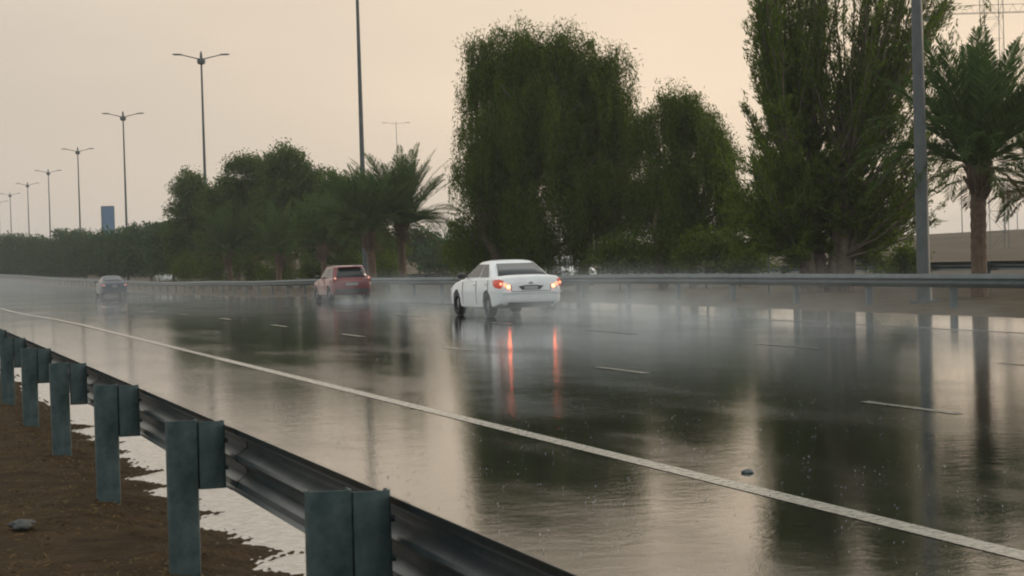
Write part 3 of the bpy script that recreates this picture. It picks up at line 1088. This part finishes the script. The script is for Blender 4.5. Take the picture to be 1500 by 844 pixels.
def make_car(name, col, stations, cab, W, wheels, wr, suv=False, lit=True, label='', cat='car', side_col=None):
    """heading +y.  stations: (y, halfwidth factor, z bottom, z shoulder, z top)
       cab: base rear y, base front y, roof rear y, roof front y, belt z, roof z, base halfwidth, roof halfwidth"""
    t = empty(name, (0, 0, 0), 0, label, cat)
    pm = paint(name + '_paint', col, .3 if name != 'blue_sedan' else .55)
    ys = []
    y0, y1 = stations[0][0], stations[-1][0]
    for i in range(len(stations) - 1):
        a, b = stations[i][0], stations[i + 1][0]
        k = max(1, int((b - a) / .16))
        ys += [a + (b - a) * j / k for j in range(k)]
    ys.append(y1)
    rings = []
    hw = W / 2
    for y in ys:
        w, zb, zs, zt = interp(stations, y); w *= hw
        mz = zb + (zs - zb) * .55
        half = [(w * .86, zb), (w * .965, zb + .05), (w * .985, zb + .16), (w * .985, zb + (zs - zb) * .35), (w * 1.0, mz), (w * .992, mz + .05), (w * .975, zs - .06), (w * .945, zs - .015), (w * .89, zs + (zt - zs) * .35), (w * .6, zs + (zt - zs) * .85), (w * .25, zt)]
        rings.append([(a, y, b) for a, b in half] + [(-a, y, b) for a, b in reversed(half)])
    me = MB().loft(rings).mesh('body_shell')
    body = link('body', me, pm, t, True)
    # wheel arches cut out of the shell
    cutters = []
    for wy in wheels:
        mb = MB()
        for s in (-1, 1):
            mb.tube([(s * (hw - .28), wy, wr + .01), (s * (hw + .2), wy, wr + .01)], wr + .055, 28)
        c = link('cut', mb.mesh('cut'), M['trim'])
        cutters.append(c)
        b = body.modifiers.new('arch', 'BOOLEAN'); b.operation = 'DIFFERENCE'; b.object = c; b.solver = 'EXACT'
    dg = bpy.context.evaluated_depsgraph_get()
    dg.update()
    nm_ = bpy.data.meshes.new_from_object(body.evaluated_get(dg))
    body.modifiers.clear()
    nm_.name = 'body'
    body.data = nm_
    for c in cutters: bpy.data.objects.remove(c)
    nm_.set_sharp_from_angle(angle=rad(34))
    # cabin
    br, bf, rr, rf, zb, zr, bw, rw = cab

    def ring(f, z, inset=0.0):
        yr = br + (rr - br) * f + inset; yf = bf + (rf - bf) * f - inset; w = bw + (rw - bw) * f - inset
        c = .16
        return [(-w, yr + c * 1.3, z), (-w + c, yr, z), (-w * .4, yr - .03, z), (w * .4, yr - .03, z), (w - c, yr, z), (w, yr + c * 1.3, z),
                (w, yf - c * 1.3, z), (w - c, yf, z), (w * .4, yf + .05, z), (-w * .4, yf + .05, z), (-w + c, yf, z), (-w, yf - c * 1.3, z)]
    rg = [ring(-.25, zb - .12), ring(0, zb), ring(.5, zb + (zr - zb) * .5), ring(1, zr), ring(1.04, zr + .03, .03), ring(1.06, zr + .055, .09), ring(1.08, zr + .078, .2), ring(1.08, zr + .088, .38)]
    cabin = MB().loft(rg).build('roof', pm, t, True, angle=30)

    # window panels standing 4 mm proud of the cabin
    def face_pt(side, u, f):
        yr = br + (rr - br) * f; yf = bf + (rf - bf) * f; w = bw + (rw - bw) * f
        z = zb + (zr - zb) * f
        if side in ('L', 'R'):
            return Vector(((-w if side == 'L' else w), yr + (yf - yr) * u, z))
        if side == 'B':
            return Vector(((u * 2 - 1) * (w - .09), yr - .03 * (1 - abs(u * 2 - 1) ** 2) - .0, z))
        return Vector(((u * 2 - 1) * (w - .09), yf + .05 * (1 - abs(u * 2 - 1) ** 2), z))

    def panel(pn, side, poly, m=M['glass'], off=.006):
        pts = [face_pt(side, u, f) for u, f in poly]
        a = (pts[1] - pts[0]).cross(pts[2] - pts[0]).normalized()
        cen = Vector((0, (br + bf) / 2, (zb + zr) / 2))
        if a.dot(pts[0] - cen) < 0: a = -a
        o1 = [p + a * off for p in pts]; o0 = [p - a * .01 for p in pts]
        return MB().loft([o0, o1]).build(pn, m, cabin)
    u_b = .47
    for s in ('L', 'R'):
        panel('window', s, [(.17 if not suv else .09, .12), (u_b - .012, .12), (u_b - .012, .93), (.20 if not suv else .13, .93)])
        panel('window', s, [(u_b + .018, .12), (.93, .12), (.86, .93), (u_b + .018, .93)])
    # rear glass and windscreen, in three facets each so they follow the curve
    for nm2, sd in (('rear_window', 'B'), ('windscreen', 'F')):
        mb = MB()
        us = [.01, .18, .34, .5, .66, .82, .99]
        lo_f, hi_f = (.06, .95) if not suv else (.16, .9)
        outer = [];
        for f in (lo_f, (lo_f + hi_f) / 2, hi_f):
            for u in us:
                p = face_pt(sd, u, f)
                outer.append((p.x, p.y + (-.014 if sd == 'B' else .014), p.z + .006))
        n = len(us)
        mb.add(outer, [(j * n + i, j * n + i + 1, (j + 1) * n + i + 1, (j + 1) * n + i) for j in range(2) for i in range(n - 1)])
        g = mb.build(nm2, M['glass'], cabin, True)
        so = g.modifiers.new('thick', 'SOLIDIFY'); so.thickness = .01; so.offset = 0
    # wheels
    proto = None
    for wy in wheels:
        for s in (-1, 1):
            if proto is None:
                prof = [(wr * .62, -.095), (wr * .9, -.105), (wr * .985, -.085), (wr, -.05), (wr, .05), (wr * .985, .085), (wr * .9, .105), (wr * .62, .095)]
                rings = []
                for k in range(28):
                    a = 2 * PI * k / 28
                    rings.append([(b, r_ * math.cos(a), r_ * math.sin(a)) for r_, b in prof])
                mb = MB(); mb.loft(rings + [rings[0]], caps=False)
                w_ = mb.build('wheel', M['tyre'], t, True, angle=50)
                mb = MB().tube([(-.07, 0, 0), (.07, 0, 0)], wr * .2, 12)
                mb.tube([(-.03, 0, 0), (.03, 0, 0)], wr * .60, 24)
                for k in range(7):
                    a = 2 * PI * k / 7
                    mb.tube([(.0, math.cos(a) * .1 * wr, math.sin(a) * .1 * wr), (.0, math.cos(a) * wr * .62, math.sin(a) * wr * .62)], .05, 6)
                rim = mb.build('rim', M['rim'], w_, True)
                proto = w_
            else:
                w_ = copy_tree(proto, t)
            w_.location = (s * (hw - .115), wy, wr)
            w_.rotation_euler = (.3 * wy, 0, 0)
    # mirrors
    for s in (-1, 1):
        yy = bf - .42
        mb = MB().tube([(s * (bw - .02), yy, zb + .06), (s * (bw + .08), yy - .02, zb + .07)], .02, 6)
        rings = []
        for q, (dx, h) in enumerate(((.06, .05), (.10, .085), (.2, .09), (.26, .06))):
            rings.append([(s * (bw + dx), yy - .05 + .09 * math.cos(a * PI / 4) * (h / .09), zb + .10 + h * .85 * math.sin(a * PI / 4)) for a in range(8)])
        mb.loft(rings)
        mb.build('wing_mirror', M['trim'], t, True)
    # door seams and handles
    mb = MB()
    seam_y = [bf - .30, br + (bf - br) * .47, br + .33]
    for s in (-1, 1):
        for sy in seam_y:
            w, zb_, zs, zt = interp(stations, sy)
            prof = [(w * hw * .985, zb_ + .12), (w * hw * .99, zb_ + (zs - zb_) * .35), (w * hw * 1.004, zb_ + (zs - zb_) * .56), (w * hw * .98, zs - .05)]
            for (a, za), (b, zc) in zip(prof, prof[1:]):
                mb.tube([(s * (a + .0), sy, za), (s * (b + .0), sy, zc)], .006, 4)
    mb.build('door_seam', M['trim'], body)
    for s in (-1, 1):
        for sy in (br + (bf - br) * .47 + .18, br + .33 + .16):
            w, zb_, zs, zt = interp(stations, sy)
            MB().box(min(s * w * hw * .97, s * (w * hw + .015)), max(s * w * hw * .97, s * (w * hw + .015)), sy - .09, sy + .09, zs - .16, zs - .13).build('door_handle', pm, body, bevel=.006)
    return t, body, pm


# --- white sedan (lit brake lamps)
sed_st = [(-2.36, .74, .44, .78, .80), (-2.34, .82, .38, .89, .92), (-2.28, .90, .31, .96, 1.01), (-2.16, .95, .28, .99, 1.05), (-1.95, .985, .23, 1.0, 1.07), (-1.6, 1.0, .215, 1.0, 1.05), (-.8, 1.0, .19, .98, 1.0),
          (.6, 1.0, .19, .95, .98), (1.1, .995, .20, .92, .99), (1.7, .98, .23, .84, .90), (2.1, .93, .25, .76, .80), (2.32, .84, .30, .66, .68), (2.40, .70, .36, .56, .57)]
sed_cab = (-1.85, 1.05, -1.05, .22, .96, 1.37, .80, .60)


def sedan(name, col, label, lit=True, group=None):
    t, body, pm = make_car(name, col, sed_st, sed_cab, 1.80, (-1.38, 1.36), .312, label=label)
    lm = M['lens_lit'] if lit else M['lens_red']
    # wrap-round tail lamps
    for s in (-1, 1):
        rings = []
        for (xx, yy, z0, z1) in ((.50, -2.335, .73, .80), (.58, -2.335, .71, .88), (.70, -2.325, .70, .93), (.80, -2.29, .71, .965), (.868, -2.17, .74, .955), (.89, -2.0, .80, .93)):
            rings.append([(s * xx, yy + .05, z0), (s * xx, yy - .0, z0 + .01), (s * (xx + .004), yy - .015, (z0 + z1) / 2), (s * xx, yy + .005, z1 - .01), (s * xx, yy + .06, z1)])
        L_ = MB().loft(rings).build('tail_light', M['lens_red_lit'] if lit else M['lens_red'], t, True)
        L_['label'] = 'lit left tail light' if s < 0 else 'lit right tail light'
        if not lit: del L_['label']
        rings = []
        for a in range(9):
            pass
        mb = MB().tube([(s * .69, -2.345, .815), (s * .69, -2.372, .815)], .044, 12)
        mb.tube([(s * .79, -2.31, .845), (s * .79, -2.342, .845)], .034, 12)
        mb.build('bulb', M['lens_core'] if lit else M['lens_red_core'], L_)
        if lit:
            MB().tube([(s * .60, -2.345, .765), (s * .60, -2.374, .765)], .034, 12).build('brake_bulb', lm, L_)
    # boot lid line, number plate recess, emblem garnish
    mb = MB().box(-.50, .50, -2.366, -2.35, .635, .65).box(-.53, -.515, -2.366, -2.3, .65, .80).box(.515, .53, -2.366, -2.3, .65, .80)
    mb.build('boot_seam', M['trim'], body)
    MB().loft([[(-.24, y, .68), (.24, y, .68), (.33, y, .775), (.13, y, .80), (-.13, y, .80), (-.33, y, .775)] for y in (-2.35, -2.372)]).build('plate_recess', M['trim'], body)
    MB().box(-.18, .18, -2.384, -2.373, .69, .775).build('number_plate', M['plate'], body)
    MB().loft([[(x_, y, z_) for x_, z_ in ((-.06, .83), (.06, .83), (.05, .87), (0, .89), (-.05, .87))] for y in (-2.30, -2.372)]).build('badge', M['rim'], body)
    # bumper step and dark valance
    MB().loft([[(-.80, y, .60), (.80, y, .60), (.83, y, .63), (-.83, y, .63)] for y in (-2.36, -2.385)]).build('bumper_strip', pm, body)
    MB().box(-.6, .6, -2.34, -2.2, .24, .37).build('valance', M['trim'], body)
    MB().tube([(.55, -2.2, .27), (.55, -2.4, .27)], .03, 10).build('exhaust', M['rim'], body)
    # front lamps
    for s in (-1, 1):
        MB().loft([[(s * .5, y, .60), (s * .78, y - .1, .62), (s * .8, y - .14, .72), (s * .5, y, .70)] for y in (2.26, 2.36)]).build('headlight', M['lamp_glass'], t)
    return t


def place(t, px, py, d, z=0.0, turn=0.0):
    x, y = ground_at(px, py, d)
    t.location = (x, y, zg(y) + z)
    # heading away from the camera along the road
    t.rotation_euler = (0, 0, turn)
    return x, y


s1 = sedan('white_sedan', (.78, .80, .80), 'white sedan with glowing tail lights trailing spray, nearest car on the wet road')
wx, wy = place(s1, 738, 470, 54.2, turn=rad(.5))
WHITE = s1

# --- red compact suv
suv_st = [(-2.0, .84, .46, .88, .90), (-1.97, .90, .38, .98, 1.0), (-1.9, .955, .33, 1.02, 1.05), (-1.5, .99, .30, 1.02, 1.06), (-.6, 1.0, .28, 1.0, 1.03), (.6, 1.0, .28, .97, 1.0), (1.0, .99, .28, .94, 1.02),
          (1.6, .97, .30, .88, .94), (1.9, .90, .34, .80, .84), (2.05, .74, .40, .66, .68)]
suv_cab = (-1.93, .95, -1.62, .25, .99, 1.50, .78, .64)


def suv(name, col, label):
    t, body, pm = make_car(name, col, suv_st, suv_cab, 1.76, (-1.22, 1.25), .34, suv=True, label=label)
    for s in (-1, 1):
        L_ = MB().loft([[(s * a, y, b) for a, b in ((.62, .84), (.82, .84), (.83, 1.0), (.77, 1.13), (.68, 1.12), (.64, 1.0))] for y in (-1.9, -1.99)]).build('tail_light', M['lens_red'], t, bevel=.01)
        MB().tube([(s * .73, -1.985, 1.04), (s * .73, -2.0, 1.04)], .05, 12).build('bulb', M['lens_red_core'], L_)
        MB().tube([(s * .60, -1.5, 1.60), (s * .60, .1, 1.60)], .02, 6).build('roof_bar', M['trim'], t)
        MB().loft([[(s * .5, y, .68), (s * .76, y - .1, .7), (s * .78, y - .14, .8), (s * .5, y, .78)] for y in (1.92, 2.0)]).build('headlight', M['lamp_glass'], t)
    MB().loft([[(x_, y_, z_) for y_, z_ in ((-1.62, 1.53), (-1.80, 1.50), (-1.80, 1.53), (-1.6, 1.57))] for x_ in (-.55, 0, .55)]).build('spoiler', pm, t)
    MB().box(-.26, .26, -2.012, -1.99, .72, .84).build('number_plate', M['plate'], body)
    MB().box(-.74, .74, -2.03, -1.9, .40, .58).build('bumper', M['trim'], body, bevel=.02)
    MB().box(-.60, .60, -2.008, -1.98, .66, .668).build('tailgate_seam', M['trim'], body)
    return t


s2 = suv('red_hatchback', (.19, .007, .011), 'dark red hatchback driving away in spray, between the white sedan and the grey blue car')
rx_, ry_ = place(s2, 501, 440, 84, turn=rad(.5))
s2.scale = (.95, .95, .93)
RED = s2
# --- grey blue car far away
s3 = sedan('blue_sedan', (.012, .034, .065), 'small grey blue car furthest away on the wet road at left', lit=False)
bx_, by_ = place(s3, 163, 433, 142)
BLUE = s3
# --- pale cars glimpsed beyond the median
glimpses = [(243, 401, 212, 'white car glimpsed through the trunks at the left end of the dense tree group'), (829, 400, 100, 'white car glimpsed behind the trunks of the largest weeping tree')]
proto = None
for i, (px, py, d, lab) in enumerate(glimpses):
    if proto is None:
        proto = sedan('passing_car', (.6, .6, .58), lab, lit=False); o = proto
    else:
        o = copy_tree(proto)
    x, y = ground_at(px, py, d)
    xx = max(x, 38.5) if i == 3 else x
    if i == 3:
        # slide along the same line of sight until on the road beyond
        k = 39.5 / x; x, y = x * k, y * k
    o.location = (x, y, zg(y) + .12)
    o.rotation_euler = (0, 0, PI + .02)
    tag(o, lab, 'car', 'pale cars beyond the rail')


# ------------------------------------------------------------------ spray and haze
def spray(name, car_xy, length, width, height, dens, label, seed, lat=.0, col=(.74, .80, .82)):
    """tapering cloud of droplets behind a car; density by position in the box"""
    x, y = car_xy
    mb = MB()
    rings = []
    for s, w, h in ((0, .55, .5), (.08, .8, .8), (.3, 1, 1), (.7, 1.1, 1), (1, .9, .7)):
        ww = width / 2 * w; hh = height * h
        yy = -length * s
        rings.append([(-ww, yy, .012), (-ww, yy, hh * .6), (-ww * .6, yy, hh), (ww * .6, yy, hh), (ww, yy, hh * .6), (ww, yy, .012)])
    m = bpy.data.materials.new(name + '_vapour'); m.use_nodes = True
    nt = m.node_tree; N = nt.nodes; Lk = nt.links; N.clear()
    out = N.new('ShaderNodeOutputMaterial'); v = N.new('ShaderNodeVolumePrincipled')
    v.inputs['Color'].default_value = (*col, 1); v.inputs['Anisotropy'].default_value = .2
    tc = N.new('ShaderNodeTexCoord'); sep = N.new('ShaderNodeSeparateXYZ'); Lk.new(tc.outputs['Object'], sep.inputs[0])

    def mth(op, a, b=None):
        r = N.new('ShaderNodeMath'); r.operation = op
        for i, q in enumerate((a, b)):
            if q is None: continue
            if isinstance(q, (int, float)): r.inputs[i].default_value = q
            else: Lk.new(q, r.inputs[i])
        return r.outputs[0]
    along = mth('DIVIDE', sep.outputs[1], -length)
    a1 = mth('MULTIPLY', mth('SUBTRACT', 1.0, along), mth('MINIMUM', 1.0, mth('MULTIPLY', mth('ADD', along, .03), 12.0)))
    hz = mth('MAXIMUM', 0.0, mth('SUBTRACT', 1.0, mth('DIVIDE', sep.outputs[2], height)))
    hz = mth('POWER', hz, 2.0)
    lx = mth('MAXIMUM', 0.0, mth('SUBTRACT', 1.0, mth('POWER', mth('ABSOLUTE', mth('DIVIDE', sep.outputs[0], width / 2)), 2.0)))
    n = N.new('ShaderNodeTexNoise'); n.inputs['Scale'].default_value = .9; n.inputs['Detail'].default_value = 3
    mp_ = N.new('ShaderNodeMapping'); mp_.inputs['Scale'].default_value = (1, .45, 1.1); mp_.inputs['Location'].default_value = (seed, seed, 0)
    Lk.new(tc.outputs['Object'], mp_.inputs['Vector']); Lk.new(mp_.outputs[0], n.inputs['Vector'])
    nn = mth('MAXIMUM', 0.0, mth('MULTIPLY', mth('SUBTRACT', n.outputs['Fac'], .42), 5.5))
    dn = mth('MULTIPLY', mth('MULTIPLY', a1, hz), mth('MULTIPLY', lx, nn))
    Lk.new(mth('MULTIPLY', dn, dens), v.inputs['Density'])
    Lk.new(v.outputs[0], out.inputs['Volume'])
    m.cycles.volume_step_rate = 1.0
    o = mb.loft(rings).build(name, m)
    o.location = (x, y, zg(y) + .0)
    tag(o, label, 'spray', kind='stuff')
    return o


spray('water_spray', (WHITE.location.x + .3, WHITE.location.y - .7), 26, 5.6, 1.6, .34, 'pale mist of spray trailing behind the white sedan', 3)
spray('water_spray', (RED.location.x + .2, RED.location.y - .4), 26, 5.2, 1.5, .29, 'pale mist of spray trailing behind the red hatchback', 9)
spray('water_spray', (BLUE.location.x, BLUE.location.y - 2.0), 44, 6.0, 1.0, .035, 'thin mist of spray trailing behind the grey blue car', 14)


def road_mist():
    m = bpy.data.materials.new('low_mist'); m.use_nodes = True
    nt = m.node_tree; nt.nodes.clear()
    out = nt.nodes.new('ShaderNodeOutputMaterial'); v = nt.nodes.new('ShaderNodeVolumePrincipled')
    v.inputs['Color'].default_value = (.86, .88, .88, 1)
    v.inputs['Density'].default_value = .003
    nt.links.new(v.outputs[0], out.inputs['Volume'])
    mb = MB(); rings = []
    for y, h in ((62, .25), (80, .8), (110, 1.1), (200, 1.3), (300, 1.2), (350, .5)):
        z = zg(y)
        rings.append([(3.5, y, z + .015), (3.5, y, z + h * .5), (6, y, z + h), (17, y, z + h), (19.3, y, z + h * .5), (19.3, y, z + .015)])
    mb.loft(rings)
    tag(mb.build('road_mist', m), 'thin low mist of spray lying over the far carriageway', 'mist', kind='stuff')


road_mist()


def haze():
    m = bpy.data.materials.new('haze_air'); m.use_nodes = True
    nt = m.node_tree; nt.nodes.clear()
    out = nt.nodes.new('ShaderNodeOutputMaterial'); v = nt.nodes.new('ShaderNodeVolumePrincipled')
    v.inputs['Color'].default_value = (.86, .86, .86, 1)
    v.inputs['Density'].default_value = .00035
    v.inputs['Anisotropy'].default_value = .2
    nt.links.new(v.outputs[0], out.inputs['Volume'])
    o = MB().box(-1550, 2650, -450, 2950, -2.0, 36).build('haze', m)
    tag(o, 'even pale rain haze filling the air', 'haze', kind='stuff')


haze()

# rain splashes: small droplets thrown up from the film
def splashes():
    rng = np.random.default_rng(77)
    V = []
    oct_ = np.array([(0, 0, 1), (1, 0, 0), (0, 1, 0), (-1, 0, 0), (0, -1, 0), (0, 0, -1)], float)
    tri = [(0, 1, 2), (0, 2, 3), (0, 3, 4), (0, 4, 1), (5, 2, 1), (5, 3, 2), (5, 4, 3), (5, 1, 4)]
    for k in range(1500):
        d = 9 + rng.random() * 42
        px = rng.uniform(250, 1520)
        x, y = ground_at(px, 600, d)
        if x < 2.6 or x > 21: continue
        for q in range(rng.integers(1, 4)):
            c = np.array([x + rng.normal() * .025, y + rng.normal() * .025, rng.uniform(.004, .05)])
            r = rng.uniform(.0018, .0042)
            o = oct_ * np.array([r, r, r * rng.uniform(1, 3.0)]) + c
            for a, b, e in tri: V.append(np.array([o[a], o[b], o[e]]))
    m = mat('rain_drop', (.22, .24, .23), .15, ior=1.33)
    o = quads_mesh('rain_splashes', np.concatenate(V), m, None, per=3)
    tag(o, 'tiny bright raindrop splashes on the wet road', 'raindrops', kind='stuff')


splashes()

# ------------------------------------------------------------------ sky and light
SUN_EL, SUN_AZ = rad(9), TH + rad(62)     # azimuth clockwise from +Y
w = bpy.data.worlds.new('World'); bpy.context.scene.world = w
w.use_nodes = True
nt = w.node_tree; N = nt.nodes; Lk = nt.links; N.clear()
out = N.new('ShaderNodeOutputWorld'); bg = N.new('ShaderNodeBackground'); bg.inputs['Strength'].default_value = .1
sky = N.new('ShaderNodeTexSky'); sky.sky_type = 'NISHITA'; sky.sun_disc = False
sky.sun_elevation = SUN_EL; sky.sun_rotation = SUN_AZ; sky.dust_density = 4; sky.air_density = 1.5
tc = N.new('ShaderNodeTexCoord')


def dotp(v):
    n = N.new('ShaderNodeVectorMath'); n.operation = 'DOT_PRODUCT'; n.inputs[1].default_value = v
    Lk.new(tc.outputs['Generated'], n.inputs[0]); return n.outputs['Value']


def rng_(v, a, b):
    r = N.new('ShaderNodeMapRange'); r.interpolation_type = 'SMOOTHSTEP'; r.inputs[1].default_value = a; r.inputs[2].default_value = b
    Lk.new(v, r.inputs[0]); return r.outputs[0]


def mixc(f, a, b):
    m_ = N.new('ShaderNodeMix'); m_.data_type = 'RGBA'
    if isinstance(f, float): m_.inputs['Factor'].default_value = f
    else: Lk.new(f, m_.inputs['Factor'])
    for s_, q in (('A', a), ('B', b)):
        i = [x for x in m_.inputs if x.name == s_ and x.type == 'RGBA'][0]
        if isinstance(q, tuple): i.default_value = (*q, 1)
        else: Lk.new(q, i)
    return [x for x in m_.outputs if x.type == 'RGBA'][0]


K = 10.0
az = TH + rad(26)
front = dotp((math.sin(az), math.cos(az), 0))
warm = mixc(rng_(front, .68, 1.0), (.50 * K, .44 * K, .375 * K), (.75 * K, .60 * K, .445 * K))
cool = (.60 * K, .68 * K, .71 * K)
base = mixc(rng_(front, -.3, .68), cool, warm)
elev = dotp((0, 0, 1))
up = mixc(rng_(elev, .14, .55), base, (.72 * K, .72 * K, .69 * K))
nz_ = N.new('ShaderNodeTexNoise'); nz_.inputs['Scale'].default_value = 2.2; nz_.inputs['Detail'].default_value = 4
mp2 = N.new('ShaderNodeMapping'); mp2.inputs['Scale'].default_value = (1, 1, 3.5)
Lk.new(tc.outputs['Generated'], mp2.inputs['Vector']); Lk.new(mp2.outputs[0], nz_.inputs['Vector'])
cl = mixc(rng_(nz_.outputs['Fac'], .35, .7), (.89, .90, .915), (1.06, 1.045, 1.03))
mul = N.new('ShaderNodeMix'); mul.data_type = 'RGBA'; mul.blend_type = 'MULTIPLY'; mul.inputs['Factor'].default_value = 1
ins = [x for x in mul.inputs if x.type == 'RGBA']
Lk.new(up, ins[0]); Lk.new(cl, ins[1])
mo = [x for x in mul.outputs if x.type == 'RGBA'][0]
fin = mixc(.06, mo, sky.outputs['Color'])
Lk.new(fin, bg.inputs['Color']); Lk.new(bg.outputs[0], out.inputs['Surface'])

sun = bpy.data.lights.new('sun', 'SUN'); sun.energy = .9; sun.angle = rad(14); sun.color = (1, .84, .68)
so = bpy.data.objects.new('sun', sun); C.objects.link(so)
sd = Vector((math.sin(SUN_AZ) * math.cos(SUN_EL), math.cos(SUN_AZ) * math.cos(SUN_EL), math.sin(SUN_EL)))
so.rotation_euler = sd.to_track_quat('Z', 'Y').to_euler()

# ------------------------------------------------------------------ camera
cam = bpy.data.cameras.new('camera'); cam.sensor_width = 36; cam.lens = F / 1500 * 36
cam.clip_end = 6000; cam.clip_start = .1
co = bpy.data.objects.new('camera', cam); C.objects.link(co)
pitch = math.atan(50 / F)
fw = Vector((ST * math.cos(pitch), CT * math.cos(pitch), -math.sin(pitch)))
r0 = Vector((CT, -ST, 0)); u0 = r0.cross(fw)
rs_ = r0 * math.cos(ROLL) - u0 * math.sin(ROLL)
us_ = u0 * math.cos(ROLL) + r0 * math.sin(ROLL)
Mx = Matrix.Identity(4)
for i in range(3):
    Mx[i][0] = rs_[i]; Mx[i][1] = us_[i]; Mx[i][2] = -fw[i]
Mx[2][3] = HC
co.matrix_world = Mx
cam.dof.use_dof = True; cam.dof.focus_distance = 40; cam.dof.aperture_fstop = 11
S = bpy.context.scene
S.camera = co
S.view_settings.view_transform = 'Standard'; S.view_settings.look = 'None'
S.view_settings.exposure = .48; S.view_settings.gamma = 1
S.cycles.volume_bounces = 1; S.cycles.max_bounces = 8; S.cycles.diffuse_bounces = 3; S.cycles.glossy_bounces = 3
S.cycles.transparent_max_bounces = 6
S.cycles.volume_max_steps = 128
S.cycles.use_denoising = True
S.cycles.sample_clamp_indirect = 12
S.cycles.filter_width = 2.0
S.render.film_transparent = False
